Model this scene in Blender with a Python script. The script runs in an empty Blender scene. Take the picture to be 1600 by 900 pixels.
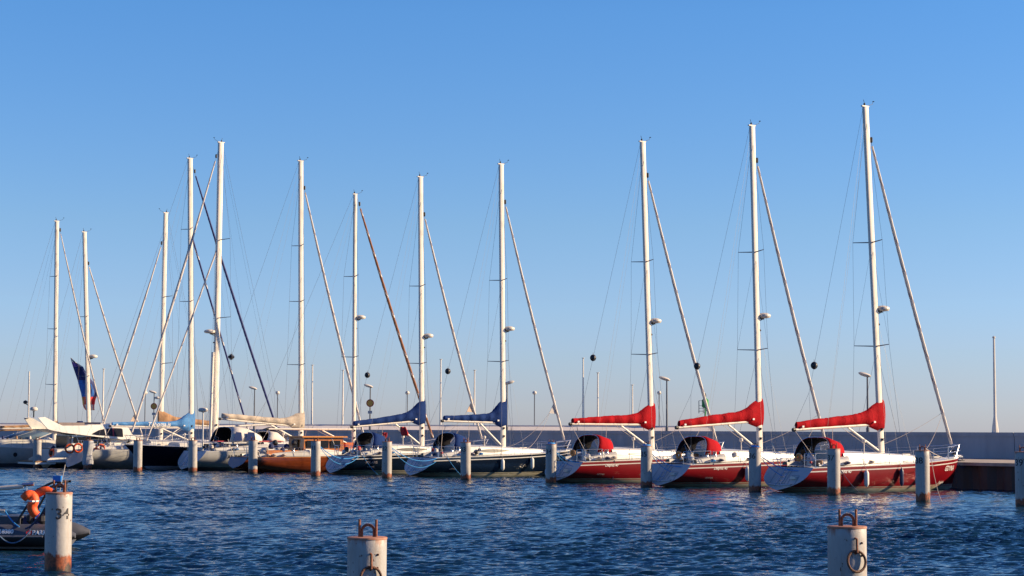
import bpy, math, random
import numpy as np
from mathutils import Vector, Matrix
random.seed(7); rng = np.random.default_rng(5)
C = bpy.context.scene.collection
R = math.radians

# ---------------------------------------------------------------- camera, sky, sun, exposure
CAMZ = 2.85; F = 3000.0; PITCH = math.atan(222.3 / F); ROLL = R(0.25)
fwd = Vector((0, math.cos(PITCH), math.sin(PITCH))); rt0 = Vector((1, 0, 0)); up0 = rt0.cross(fwd)
rt = rt0 * math.cos(ROLL) + up0 * math.sin(ROLL); up = up0 * math.cos(ROLL) - rt0 * math.sin(ROLL)
cam = bpy.data.objects.new('camera', bpy.data.cameras.new('camera')); C.objects.link(cam)
M3 = Matrix((rt, up, -fwd)).transposed().to_4x4(); M3.translation = (0, 0, CAMZ); cam.matrix_world = M3
cam.data.lens = 67.5; cam.data.sensor_width = 36; cam.data.clip_end = 20000; cam.data.clip_start = 0.5
bpy.context.scene.camera = cam

SUN_EL = R(21); SAZ = R(87)          # azimuth from +Y towards +X
sdir = Vector((math.cos(SUN_EL) * math.sin(SAZ), math.cos(SUN_EL) * math.cos(SAZ), math.sin(SUN_EL)))
W = bpy.data.worlds.new('World'); bpy.context.scene.world = W; W.use_nodes = True
nt = W.node_tree; bg = nt.nodes['Background']
sky = nt.nodes.new('ShaderNodeTexSky'); sky.sky_type = 'NISHITA'; sky.sun_disc = False
sky.sun_elevation = SUN_EL; sky.sun_rotation = SAZ
sky.air_density = 1.0; sky.dust_density = 0.2; sky.ozone_density = 3.0
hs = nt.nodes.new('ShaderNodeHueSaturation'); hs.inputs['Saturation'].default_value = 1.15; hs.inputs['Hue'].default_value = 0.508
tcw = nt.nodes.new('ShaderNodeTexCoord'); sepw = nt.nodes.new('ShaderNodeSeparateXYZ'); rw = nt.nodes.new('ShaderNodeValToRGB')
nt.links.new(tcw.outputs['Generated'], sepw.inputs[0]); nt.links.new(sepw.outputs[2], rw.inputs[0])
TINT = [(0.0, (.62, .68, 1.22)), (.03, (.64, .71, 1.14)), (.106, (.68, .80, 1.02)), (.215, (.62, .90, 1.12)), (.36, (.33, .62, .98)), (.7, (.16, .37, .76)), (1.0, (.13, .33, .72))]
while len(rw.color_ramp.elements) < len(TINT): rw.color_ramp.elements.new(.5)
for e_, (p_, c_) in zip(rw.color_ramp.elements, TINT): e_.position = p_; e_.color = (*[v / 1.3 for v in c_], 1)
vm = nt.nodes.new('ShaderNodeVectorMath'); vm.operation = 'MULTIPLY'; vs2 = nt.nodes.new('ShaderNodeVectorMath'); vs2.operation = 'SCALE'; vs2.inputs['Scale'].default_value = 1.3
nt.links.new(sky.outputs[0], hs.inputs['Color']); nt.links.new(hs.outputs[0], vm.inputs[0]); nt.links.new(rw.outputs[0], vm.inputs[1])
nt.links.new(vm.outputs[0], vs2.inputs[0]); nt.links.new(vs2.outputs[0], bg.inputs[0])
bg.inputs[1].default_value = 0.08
sl = bpy.data.lights.new('sun', 'SUN'); sl.energy = 5.0; sl.angle = R(0.55); sl.color = (1.0, 0.76, 0.48)
so = bpy.data.objects.new('sun', sl); C.objects.link(so); so.rotation_euler = sdir.to_track_quat('Z', 'Y').to_euler()
vs = bpy.context.scene.view_settings; vs.view_transform = 'Standard'; vs.look = 'None'; vs.gamma = 1; vs.exposure = 0.92; vs.use_curve_mapping = False
bpy.context.scene.cycles.max_bounces = 6; bpy.context.scene.cycles.transparent_max_bounces = 8
bpy.context.scene.cycles.caustics_reflective = False; bpy.context.scene.cycles.caustics_refractive = False

def ray(px, py): return fwd + rt * ((px - 800) / F) + up * ((450 - py) / F)
def at(px, py, D):                      # point whose distance along +Y is D
    d = ray(px, py); return Vector((0, 0, CAMZ)) + d * (D / d.y)
def gx(px, D): return at(px, 672, D).x
def hz(px): return 672.3 + (px - 800) * math.tan(ROLL)
def zat(py, px, D): return at(px, py, D).z

# ---------------------------------------------------------------- materials
MAT = {}
def mat(name, col, rough=0.5, metal=0.0, var=0.0, scale=3.0, spec=0.5, bump=0.0, col2=None, coat=0.0, stretch=None):
    if name in MAT: return MAT[name]
    m = bpy.data.materials.new(name); m.use_nodes = True; n = m.node_tree.nodes; l = m.node_tree.links
    b = n['Principled BSDF']; b.inputs['Base Color'].default_value = (*col, 1); b.inputs['Roughness'].default_value = rough
    b.inputs['Metallic'].default_value = metal; b.inputs['Specular IOR Level'].default_value = spec
    if coat: b.inputs['Coat Weight'].default_value = coat; b.inputs['Coat Roughness'].default_value = 0.08
    if var or bump:
        tc = n.new('ShaderNodeTexCoord'); mp = n.new('ShaderNodeMapping'); nz = n.new('ShaderNodeTexNoise')
        nz.inputs['Scale'].default_value = scale; nz.inputs['Detail'].default_value = 6; nz.inputs['Roughness'].default_value = 0.65
        if stretch: mp.inputs['Scale'].default_value = stretch
        l.new(tc.outputs['Object'], mp.inputs[0]); l.new(mp.outputs[0], nz.inputs['Vector'])
        if var:
            mx = n.new('ShaderNodeMix'); mx.data_type = 'RGBA'
            c2 = col2 or tuple(c * 0.45 for c in col)
            mx.inputs[6].default_value = (*col, 1); mx.inputs[7].default_value = (*c2, 1)
            rp = n.new('ShaderNodeValToRGB'); rp.color_ramp.elements[0].position = 0.62 - var * 0.35; rp.color_ramp.elements[1].position = 0.80
            l.new(nz.outputs[0], rp.inputs[0]); l.new(rp.outputs[0], mx.inputs[0]); l.new(mx.outputs[2], b.inputs['Base Color'])
        if bump:
            bp = n.new('ShaderNodeBump'); bp.inputs['Strength'].default_value = bump; bp.inputs['Distance'].default_value = 0.05
            l.new(nz.outputs[0], bp.inputs['Height']); l.new(bp.outputs[0], b.inputs['Normal'])
    MAT[name] = m; return m
white = mat('gelcoat_white', (0.58, 0.57, 0.54), 0.3, var=0.4, scale=1.6, col2=(0.44, 0.42, 0.37))
cream = mat('boot_cream', (0.48, 0.45, 0.35), 0.45, var=0.7, scale=2.5, col2=(0.22, 0.20, 0.12), stretch=(1, 1, 4))
redhull = mat('hull_red', (0.165, 0.0015, 0.006), 0.35, spec=.3, var=0.3, scale=1.3, col2=(0.12, 0.0015, 0.006))
bluehull = mat('hull_navy', (0.004, 0.009, 0.022), 0.14, coat=0.4)
blackhull = mat('hull_black', (0.004, 0.005, 0.012), 0.3)
greyhull = mat('hull_grey_white', (0.38, 0.38, 0.36), 0.35, var=0.5, scale=1.2, col2=(0.26, 0.26, 0.25))
woodhull = mat('varnished_planks', (0.20, 0.042, 0.010), 0.25, coat=0.35, var=0.9, scale=2.2, col2=(0.08, 0.016, 0.005), stretch=(0.4, 1, 3))
woodtrim = mat('varnished_cabin_wood', (0.50, 0.17, 0.03), 0.3, coat=0.3, var=0.6, scale=5, col2=(0.30, 0.09, 0.02), stretch=(0.4, 1, 3))
redline = mat('stripe_red', (0.35, 0.02, 0.03), 0.4)
redcan = mat('canvas_red', (0.34, 0.003, 0.009), 0.85, bump=0.8, scale=3.0, var=0.3, spec=.12, col2=(0.26, 0.003, 0.008))
bluecan = mat('canvas_blue', (0.009, 0.032, 0.135), 0.85, bump=0.8, scale=3.0, spec=.12, var=0.3, col2=(0.006, 0.02, 0.085))
ltbluecan = mat('canvas_light_blue', (0.07, 0.24, 0.52), 0.8, bump=0.6, scale=4, var=0.4, col2=(0.03, 0.12, 0.32))
beigecan = mat('canvas_beige', (0.50, 0.42, 0.33), 0.85, bump=0.8, scale=3, var=0.5, col2=(0.30, 0.24, 0.19), stretch=(0.5, 1, 2))
browncan = mat('canvas_brown', (0.36, 0.20, 0.10), 0.85, bump=0.8, scale=3, var=0.5, col2=(0.20, 0.10, 0.05))
navycan = mat('canvas_navy', (0.01, 0.014, 0.05), 0.8, bump=0.5, scale=4)
creamcan = mat('canvas_cream', (0.62, 0.58, 0.52), 0.8, bump=0.4, scale=3)
glass = mat('dark_glass', (0.012, 0.014, 0.02), 0.25, spec=.25)
blueglass = mat('blue_tinted_glass', (0.015, 0.03, 0.11), 0.25, spec=.3)
clearvinyl = mat('clear_vinyl', (0.42, 0.44, 0.47), 0.15); clearvinyl.node_tree.nodes['Principled BSDF'].inputs['Alpha'].default_value = .3
lining_shaded = mat('canvas_lining_shaded', (0.010, 0.010, 0.014), 0.9, spec=.1)  # near-black lining: shade inside the spray hood is put into its colour
alu = mat('mast_white', (0.72, 0.66, 0.57), 0.42, var=0.3, scale=2, col2=(0.40, 0.37, 0.33), stretch=(1, 1, 0.5))
steel = mat('stainless', (0.62, 0.62, 0.62), 0.25, metal=0.9)
wire = mat('rigging_wire', (0.16, 0.16, 0.17), 0.5)
dark = mat('black_fitting', (0.012, 0.012, 0.014), 0.5)
shadecloth = mat('hatch_line', (0.16, 0.18, 0.20), 0.6)
sail = mat('sail_white', (0.58, 0.53, 0.48), 0.7)
sailstripe = mat('sail_wrinkle', (0.26, 0.20, 0.22), 0.8)
sailbrown = mat('sail_brown', (0.27, 0.11, 0.05), 0.8)
sailnavy = mat('sail_navy', (0.012, 0.022, 0.13), 0.75)
peach = mat('clew_patch', (0.72, 0.52, 0.36), 0.7)
fenderw = mat('fender_white', (0.66, 0.65, 0.60), 0.5, var=0.3, scale=4, col2=(0.34, 0.33, 0.30))
fenderb = mat('fender_navy', (0.02, 0.03, 0.08), 0.4)
ropeb = mat('rope_blue', (0.03, 0.25, 0.60), 0.8)
ropep = mat('rope_pale', (0.50, 0.42, 0.36), 0.8)
roped = mat('rope_navy', (0.02, 0.03, 0.10), 0.8)
orange = mat('life_orange', (0.80, 0.10, 0.015), 0.6, bump=0.4, scale=6)
yellow = mat('buoy_yellow', (0.55, 0.22, 0.05), 0.6)
rubber = mat('rib_tube', (0.075, 0.08, 0.10), 0.5, var=0.4, scale=3, col2=(0.04, 0.04, 0.05))
blackrub = mat('rib_black', (0.012, 0.012, 0.016), 0.5)
letterw = mat('lettering_white', (0.75, 0.73, 0.70), 0.5)
letterg = mat('lettering_grey', (0.30, 0.26, 0.26), 0.5)
letterb = mat('lettering_black', (0.015, 0.015, 0.02), 0.6)
letterr = mat('lettering_red', (0.65, 0.03, 0.03), 0.5)
green = mat('beacon_green', (0.015, 0.26, 0.04), 0.45, var=0.4, scale=3, col2=(0.01, 0.10, 0.02))
post = mat('lamp_post_grey', (0.10, 0.11, 0.13), 0.5)
lampw = mat('lamp_head', (0.60, 0.55, 0.48), 0.5)
signy = mat('sign_yellow', (0.62, 0.34, 0.06), 0.5)
signr = mat('sign_red', (0.40, 0.03, 0.02), 0.5)
signg = mat('sign_grey', (0.35, 0.37, 0.40), 0.5)
boxblue = mat('box_blue', (0.02, 0.20, 0.62), 0.5)
teak = mat('teak', (0.28, 0.15, 0.07), 0.6, var=0.5, scale=6)
redflag = mat('flag_red', (0.65, 0.03, 0.03), 0.8)

def pile_mat():
    m = bpy.data.materials.new('pile_paint'); m.use_nodes = True; n = m.node_tree.nodes; l = m.node_tree.links
    b = n['Principled BSDF']; b.inputs['Roughness'].default_value = 0.55
    oi = n.new('ShaderNodeObjectInfo')
    tc = n.new('ShaderNodeTexCoord'); sep = n.new('ShaderNodeSeparateXYZ'); l.new(tc.outputs['Object'], sep.inputs[0])
    add = n.new('ShaderNodeVectorMath'); add.operation = 'ADD'; sc = n.new('ShaderNodeVectorMath'); sc.operation = 'SCALE'
    cb = n.new('ShaderNodeCombineXYZ')
    for i in range(3): l.new(oi.outputs['Random'], cb.inputs[i])
    l.new(cb.outputs[0], sc.inputs[0]); sc.inputs['Scale'].default_value = 37
    l.new(tc.outputs['Object'], add.inputs[0]); l.new(sc.outputs[0], add.inputs[1])
    def noise(scale, st=(1, 1, 1), det=6, rough=0.65):
        mp = n.new('ShaderNodeMapping'); mp.inputs['Scale'].default_value = st; l.new(add.outputs[0], mp.inputs[0])
        z = n.new('ShaderNodeTexNoise'); z.inputs['Scale'].default_value = scale; z.inputs['Detail'].default_value = det; z.inputs['Roughness'].default_value = rough
        l.new(mp.outputs[0], z.inputs['Vector']); return z.outputs[0]
    def ramp(src, a, c):
        r = n.new('ShaderNodeMapRange'); r.inputs[1].default_value = a; r.inputs[2].default_value = c; l.new(src, r.inputs[0]); return r.outputs[0]
    def math_(op, a, c):
        x = n.new('ShaderNodeMath'); x.operation = op; x.use_clamp = False
        for i, v in enumerate((a, c)):
            if isinstance(v, (int, float)): x.inputs[i].default_value = v
            else: l.new(v, x.inputs[i])
        return x.outputs[0]
    def mix(f, c1, c2):
        x = n.new('ShaderNodeMix'); x.data_type = 'RGBA'; l.new(f, x.inputs[0])
        for i, v in ((6, c1), (7, c2)):
            if isinstance(v, tuple): x.inputs[i].default_value = (*v, 1)
            else: l.new(v, x.inputs[i])
        return x.outputs[2]
    base = mix(ramp(noise(2.2, (1, 1, .35)), .35, .75), (0.40, 0.385, 0.37), (0.26, 0.255, 0.25))
    # vertical dirt streaks, chips
    base = mix(ramp(noise(9, (1, 1, .09)), .53, .74), base, (0.30, 0.24, 0.20))
    base = mix(ramp(noise(13, (1, 1, .7), 3), .655, .69), base, (0.10, 0.045, 0.025))
    # rust band at the waterline with ragged top
    zz = math_('ADD', sep.outputs[2], math_('MULTIPLY', math_('SUBTRACT', noise(5.5, (1, 1, .45)), .5), -.62))
    base = mix(ramp(zz, .36, .29), base, mix(ramp(noise(14), .35, .65), (0.33, 0.085, 0.025), (0.12, 0.03, 0.015)))
    base = mix(ramp(zz, .13, .06), base, (0.035, 0.02, 0.014))
    at_ = n.new('ShaderNodeAttribute'); at_.attribute_type = 'OBJECT'; at_.attribute_name = 'pile_height'
    up_ = math_('SUBTRACT', at_.outputs['Fac'], math_('ADD', sep.outputs[2], math_('MULTIPLY', noise(9, (1, 1, .14)), .62)))
    base = mix(ramp(up_, -.24, -.36), base, (0.30, 0.09, 0.035))
    l.new(base, b.inputs['Base Color'])
    bp = n.new('ShaderNodeBump'); bp.inputs['Strength'].default_value = .35; bp.inputs['Distance'].default_value = .02
    l.new(noise(8), bp.inputs['Height']); l.new(bp.outputs[0], b.inputs['Normal'])
    return m
pilem = pile_mat()
rust = mat('rusty_steel', (0.33, 0.11, 0.05), 0.75, var=0.8, scale=12, col2=(0.10, 0.035, 0.02), bump=0.5)
rustpale = mat('rusty_cap_plate', (0.42, 0.22, 0.15), 0.7, var=0.8, scale=6, col2=(0.25, 0.07, 0.03))
concrete = mat('seawall_concrete', (0.37, 0.37, 0.39), 0.85, var=0.7, scale=0.9, col2=(0.26, 0.265, 0.285), bump=0.3, stretch=(1, 1, .22))
concrete2 = mat('far_wall_concrete', (0.62, 0.58, 0.55), 0.9, var=0.6, scale=0.3, col2=(0.48, 0.45, 0.43))  # pale concrete, lightened further to paint in distance haze
quaytop = mat('quay_concrete', (0.42, 0.36, 0.29), 0.85, var=0.5, scale=0.6)
piling = mat('sheet_piling', (0.065, 0.058, 0.055), 0.8, var=0.6, scale=2, col2=(0.09, 0.05, 0.03), stretch=(1, 1, .4))

# ---------------------------------------------------------------- mesh helpers
class MB:
    def __init__(s): s.v = []; s.f = []; s.mi = []; s.m = []
    def mid(s, m):
        if m not in s.m: s.m.append(m)
        return s.m.index(m)
    def face(s, idx, m): s.f.append(tuple(idx)); s.mi.append(s.mid(m))
    def box(s, c, size, m, rz=0, taper=1.0):
        cx, cy, cz = c; a, b, h = size[0] / 2, size[1] / 2, size[2] / 2; o = len(s.v)
        for z, t in ((-h, 1), (h, taper)):
            for x, y in ((-a, -b), (a, -b), (a, b), (-a, b)):
                x *= t; y *= t
                s.v.append((cx + x * math.cos(rz) - y * math.sin(rz), cy + x * math.sin(rz) + y * math.cos(rz), cz + z))
        for q in ((3, 2, 1, 0), (4, 5, 6, 7), (0, 1, 5, 4), (1, 2, 6, 5), (2, 3, 7, 6), (3, 0, 4, 7)): s.face([o + i for i in q], m)
        return s
    def tube(s, pts, r, m, n=6, rb=None, caps=True, spiral=None, sq=1.0):
        pts = [Vector(p) for p in pts]; rr = r if isinstance(r, (list, tuple)) else [r] * len(pts)
        o = len(s.v); prev = None
        for i, p in enumerate(pts):
            d = (pts[min(i + 1, len(pts) - 1)] - pts[max(i - 1, 0)]).normalized()
            if prev is None:
                a = Vector((0, 0, 1)) if abs(d.z) < .9 else Vector((1, 0, 0)); x = a.cross(d).normalized()
            else: x = (prev - d * prev.dot(d)).normalized()
            prev = x; y = d.cross(x)
            k = (rb / r) if rb else 1
            for j in range(n):
                t = 2 * math.pi * j / n; cs = math.copysign(abs(math.cos(t)) ** sq, math.cos(t)); sn = math.copysign(abs(math.sin(t)) ** sq, math.sin(t)); s.v.append(tuple(p + x * (cs * rr[i]) + y * (sn * rr[i] * k)))
        for i in range(len(pts) - 1):
            for j in range(n):
                a = o + i * n + j; b = o + i * n + (j + 1) % n
                mm = m
                if spiral and ((i + j) % n) in spiral[1]: mm = spiral[0]
                s.face((a, b, b + n, a + n), mm)
        if caps: s.face([o + j for j in range(n)][::-1], m); s.face([o + (len(pts) - 1) * n + j for j in range(n)], m)
        return s
    def lathe(s, prof, m, c=(0, 0, 0), n=16, axis='z'):
        o = len(s.v)
        for r, z in prof:
            for j in range(n):
                t = 2 * math.pi * j / n; x, y = r * math.cos(t), r * math.sin(t)
                p = (x, y, z) if axis == 'z' else ((z, x, y) if axis == 'x' else (x, z, y))
                s.v.append((c[0] + p[0], c[1] + p[1], c[2] + p[2]))
        for i in range(len(prof) - 1):
            for j in range(n):
                a = o + i * n + j; b = o + i * n + (j + 1) % n; s.face((a, b, b + n, a + n), m)
        s.face([o + j for j in range(n)][::-1], m); s.face([o + (len(prof) - 1) * n + j for j in range(n)], m)
        return s
    def torus(s, c, R_, r, m, nrm=(0, 1, 0), n=24, k=8, a0=0, a1=2 * math.pi, seg=None):
        nrm = Vector(nrm).normalized(); a = Vector((0, 0, 1)) if abs(nrm.z) < .9 else Vector((1, 0, 0))
        x = a.cross(nrm).normalized(); y = nrm.cross(x); full = abs(a1 - a0 - 2 * math.pi) < 1e-4; o = len(s.v); N = n if full else n + 1
        for i in range(N):
            t = a0 + (a1 - a0) * i / n; d = x * math.cos(t) + y * math.sin(t); p = Vector(c) + d * R_
            for j in range(k):
                u = 2 * math.pi * j / k; s.v.append(tuple(p + d * (r * math.cos(u)) + nrm * (r * math.sin(u))))
        for i in range(n):
            for j in range(k):
                a_ = o + i * k + j; b_ = o + i * k + (j + 1) % k; c_ = o + ((i + 1) % N) * k + (j + 1) % k; d_ = o + ((i + 1) % N) * k + j
                s.face((a_, d_, c_, b_), seg[0] if seg and (i // seg[1]) % 2 else m)
        return s
    def grid(s, P, m, mf=None):
        o = len(s.v); nr = len(P); nc = len(P[0])
        for row in P: s.v += [tuple(p) for p in row]
        for i in range(nr - 1):
            for j in range(nc - 1):
                a = o + i * nc + j; s.face((a, a + 1, a + nc + 1, a + nc), mf(i, j) if mf else m)
        return s
    def prism(s, poly, y0, y1, m):       # polygon in x,z, thickness in y
        o = len(s.v); n = len(poly)
        for y in (y0, y1): s.v += [(x, y, z) for x, z in poly]
        s.face(list(range(o, o + n)), m); s.face(list(range(o + n, o + 2 * n))[::-1], m)
        for i in range(n): j = (i + 1) % n; s.face((o + i, o + n + i, o + n + j, o + j), m)
        return s
    def build(s, name, parent=None, smooth=False, loc=None, rz=0, solid=0):
        me = bpy.data.meshes.new(name); me.from_pydata(s.v, [], s.f)
        for m in s.m: me.materials.append(m)
        me.polygons.foreach_set('material_index', s.mi)
        if smooth:
            me.polygons.foreach_set('use_smooth', [True] * len(s.f))
        me.update(); o = bpy.data.objects.new(name, me); C.objects.link(o)
        if smooth:
            try: me.set_sharp_from_angle(angle=R(38))
            except Exception: pass
        if parent: o.parent = parent
        if loc is not None: o.location = loc
        if rz: o.rotation_euler = (0, 0, rz)
        if solid:
            sm = o.modifiers.new('thickness', 'SOLIDIFY'); sm.thickness = solid; sm.offset = -1
        return o
def tag(o, label=None, cat=None, group=None, kind=None):
    if label: o['label'] = label
    if cat: o['category'] = cat
    if group: o['group'] = group
    if kind: o['kind'] = kind
    return o
def thing(name, label, cat, loc, rz=0, group=None):
    o = bpy.data.objects.new(name, None); o.empty_display_size = .3; C.objects.link(o)
    o.location = loc; o.rotation_euler = (0, 0, rz); return tag(o, label, cat, group)
def crom(xs, ys, x):
    if x <= xs[0]: return ys[0]
    if x >= xs[-1]: return ys[-1]
    for i in range(len(xs) - 1):
        if x <= xs[i + 1]: break
    t = (x - xs[i]) / (xs[i + 1] - xs[i])
    def sl_(k):
        if k <= 0 or k >= len(xs) - 1:
            k2 = 0 if k <= 0 else len(xs) - 2; return (ys[k2 + 1] - ys[k2]) / (xs[k2 + 1] - xs[k2])
        return (ys[k + 1] - ys[k - 1]) / (xs[k + 1] - xs[k - 1])
    h = xs[i + 1] - xs[i]; m0 = sl_(i) * h; m1 = sl_(i + 1) * h
    return (2*t**3-3*t*t+1)*ys[i] + (t**3-2*t*t+t)*m0 + (-2*t**3+3*t*t)*ys[i+1] + (t**3-t*t)*m1
def sag(a, b, s, n=14):
    a, b = Vector(a), Vector(b); return [a.lerp(b, i / n) + Vector((0, 0, -4 * s * (i / n) * (1 - i / n))) for i in range(n + 1)]

_fonts = {}
def text_mesh(txt, size, bold=0.0, shear=0.0):
    cu = bpy.data.curves.new('txt', 'FONT'); cu.body = txt; cu.size = size; cu.offset = bold; cu.shear = shear
    cu.align_x = 'CENTER'; cu.align_y = 'CENTER'; cu.resolution_u = 3
    ob = bpy.data.objects.new('txt', cu); C.objects.link(ob)
    dg = bpy.context.evaluated_depsgraph_get(); me = bpy.data.meshes.new_from_object(ob.evaluated_get(dg))
    v = [tuple(x.co) for x in me.vertices]; f = [tuple(p.vertices) for p in me.polygons]
    bpy.data.objects.remove(ob); bpy.data.curves.remove(cu); bpy.data.meshes.remove(me)
    return v, f
def add_text(mb, txt, size, m, fn, bold=0.0, shear=0.0):
    v, f = text_mesh(txt, size, bold, shear); o = len(mb.v)
    mb.v += [fn(x, y) for x, y, z in v]
    for q in f: mb.face([o + i for i in q], m)

# ---------------------------------------------------------------- water
def water():
    def axis(dense, sparse_lo, sparse_hi):
        return np.concatenate([sparse_lo, dense, sparse_hi])
    gx_ = lambda a, b, n: np.geomspace(a, b, n)
    xd = np.concatenate([np.arange(-46, -20, .2), np.arange(-20, 20, .1), np.arange(20, 42, .2)])
    xs = axis(xd, -gx_(4000, 47, 26), gx_(43, 4000, 26))
    yd = np.concatenate([np.arange(25, 36, .2), np.arange(36, 64, .06), np.arange(64, 145, .13)])
    ys = axis(yd, np.array([-300, -100, -30, 0, 12, 20, 24]), np.concatenate([np.arange(146, 200, .8), gx_(202, 9000, 30)]))
    X, Y = np.meshgrid(xs, ys); Z = np.zeros_like(X); DX = np.zeros_like(X); DY = np.zeros_like(X)
    wind = R(252)
    fade = np.clip((46 - np.abs(X)) / 4, 0, 1) * np.clip((Y - 24) / 3, 0, 1) * np.clip((200 - Y) / 55, 0, 1)
    for k in range(95):
        lam = float(np.exp(rng.uniform(np.log(.15), np.log(.75)))); th = wind + rng.normal(0, .42)
        A = .0105 * lam ** 1.0 * rng.uniform(.5, 1.3); kk = 2 * math.pi / lam; ph = rng.uniform(0, 6.28)
        a = kk * (X * math.cos(th) + Y * math.sin(th)) + ph
        dens = 1.0 if lam > .42 else np.clip((78 - Y) / 22, 0, 1)
        Z += A * np.cos(a) * dens; DX += -A * .8 * math.cos(th) * np.sin(a) * dens; DY += -A * .8 * math.sin(th) * np.sin(a) * dens
    g = .80 + .35 * np.sin(X * .11 + 1.3 * np.sin(Y * .07)) * np.sin(Y * .13 + .6)
    Z *= fade * g; X2 = X + DX * fade * g; Y2 = Y + DY * fade * g
    nx, ny = len(xs), len(ys); co = np.stack([X2, Y2, Z], -1).reshape(-1, 3).astype(np.float32)
    i = np.arange(ny - 1)[:, None] * nx + np.arange(nx - 1)[None, :]
    q = np.stack([i, i + 1, i + nx + 1, i + nx], -1).reshape(-1)
    me = bpy.data.meshes.new('water'); me.vertices.add(len(co)); me.vertices.foreach_set('co', co.ravel())
    nf = len(q) // 4; me.loops.add(len(q)); me.loops.foreach_set('vertex_index', q.astype(np.int32))
    me.polygons.add(nf); me.polygons.foreach_set('loop_start', np.arange(nf, dtype=np.int32) * 4)
    me.update(calc_edges=True); me.polygons.foreach_set('use_smooth', np.ones(nf, dtype=bool))
    m = bpy.data.materials.new('sea_water'); m.use_nodes = True; n = m.node_tree.nodes; l = m.node_tree.links
    b = n['Principled BSDF']; b.inputs['Base Color'].default_value = (0.006, 0.030, 0.058, 1)
    b.inputs['Roughness'].default_value = 0.09; b.inputs['IOR'].default_value = 1.33
    tc = n.new('ShaderNodeTexCoord'); last = None
    for sc_, st, dist in ((7.0, .35, .020), (2.3, .5, .05)):
        nz = n.new('ShaderNodeTexNoise'); nz.inputs['Scale'].default_value = sc_; nz.inputs['Detail'].default_value = 3; nz.inputs['Distortion'].default_value = .6
        mp = n.new('ShaderNodeMapping'); mp.inputs['Scale'].default_value = (.75, 1.25, 1); l.new(tc.outputs['Object'], mp.inputs[0]); l.new(mp.outputs[0], nz.inputs['Vector'])
        bp = n.new('ShaderNodeBump'); bp.inputs['Strength'].default_value = st; bp.inputs['Distance'].default_value = dist; l.new(nz.outputs[0], bp.inputs['Height'])
        if last: l.new(last, bp.inputs['Normal'])
        last = bp.outputs[0]
    l.new(last, b.inputs['Normal'])
    me.materials.append(m); o = bpy.data.objects.new('water', me); C.objects.link(o); tag(o, kind='structure')
water()

# ---------------------------------------------------------------- quay and sea walls   (u = towards the wall, w = along the row)
U = Vector((.8, .6, 0)); Wv = Vector((-.6, .8, 0))
def uw(u, w, z=0): p = U * u + Wv * w; return (p.x, p.y, z)
seabed = MB(); seabed.grid([[(-4000, -300, -4), (4000, -300, -4)], [(-4000, 9000, -4), (4000, 9000, -4)]], quaytop)
tag(seabed.build('seabed'), kind='structure')
def quay_edge(w): return 76.6 if w < 112 else min(76.6 + (w - 112) * .35, 81.5)
ws = [-30 + i * .38 for i in range(660)]
b = MB(); prof = [[], [], []]; bz = []
for i, w in enumerate(ws):
    off = .26 if (i // 2) % 2 else 0.0
    e = quay_edge(w)
    bz.append((uw(e + .12 + off, w, -4), uw(e + .12 + off, w, 1.20)))
P = [[p[0] for p in bz], [p[1] for p in bz]]
b.grid(P, piling); o = b.build('sheet_piling_wall'); tag(o, 'dark corrugated steel piling wall under the quay edge, right of the red hull', 'wall')
b = MB(); W2 = list(range(-40, 226, 6))
top = 1.34
b.grid([[uw(quay_edge(w) - .05, w, top - .16) for w in W2], [uw(quay_edge(w) - .05, w, top) for w in W2], [uw(88.2, w, top + .03) for w in W2]], quaytop)
b.grid([[uw(quay_edge(w) - .05, w, top - .16) for w in W2], [uw(quay_edge(w) + .6, w, top - .18) for w in W2]], quaytop)
tag(b.build('quay'), kind='structure')
# near sea wall, in cast bays with joints and a coping
b = MB()
def bay(mb, w0, w1, u0, u1, z0, z1, m):
    o = len(mb.v)
    for z in (z0, z1):
        for (u, w) in ((u0, w0), (u1, w0), (u1, w1), (u0, w1)): mb.v.append(uw(u, w, z))
    for q in ((3, 2, 1, 0), (4, 5, 6, 7), (0, 1, 5, 4), (1, 2, 6, 5), (2, 3, 7, 6), (3, 0, 4, 7)): mb.face([o + i for i in q], m)
w = -60.0
while w < 300: bay(b, w, w + 9.96, 88, 88.7, 1.30, 2.62, concrete); bay(b, w, w + 9.96, 87.94, 88.75, 2.622, 2.85, concrete); w += 10
bay(b, -60, 300, 88.05, 88.65, 1.25, 2.8, concrete)
tag(b.build('sea_wall'), 'long smooth grey concrete sea wall behind the yachts', 'wall')
b = MB(); x = -180.0
while x < 36:
    x1_ = x + 11.9; P = [[(xx, 345, -2), (xx, 345, 2.5), (xx, 351, 3.62), (xx, 351.02, 3.78), (xx, 353, 3.79), (xx, 353, -2)] for xx in (x, x1_)]
    b.grid(P, concrete2); o_ = len(b.v) - 12; b.face(list(range(o_, o_ + 6)), concrete2); b.face(list(range(o_ + 6, o_ + 12))[::-1], concrete2); x += 12
b.box((-71, 351.6, .9), (216, 2.2, 5.6), concrete2)
tag(b.build('breakwater_wall'), 'low pale breakwater wall far behind the near sea wall, ending near the green beacon', 'wall')

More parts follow.
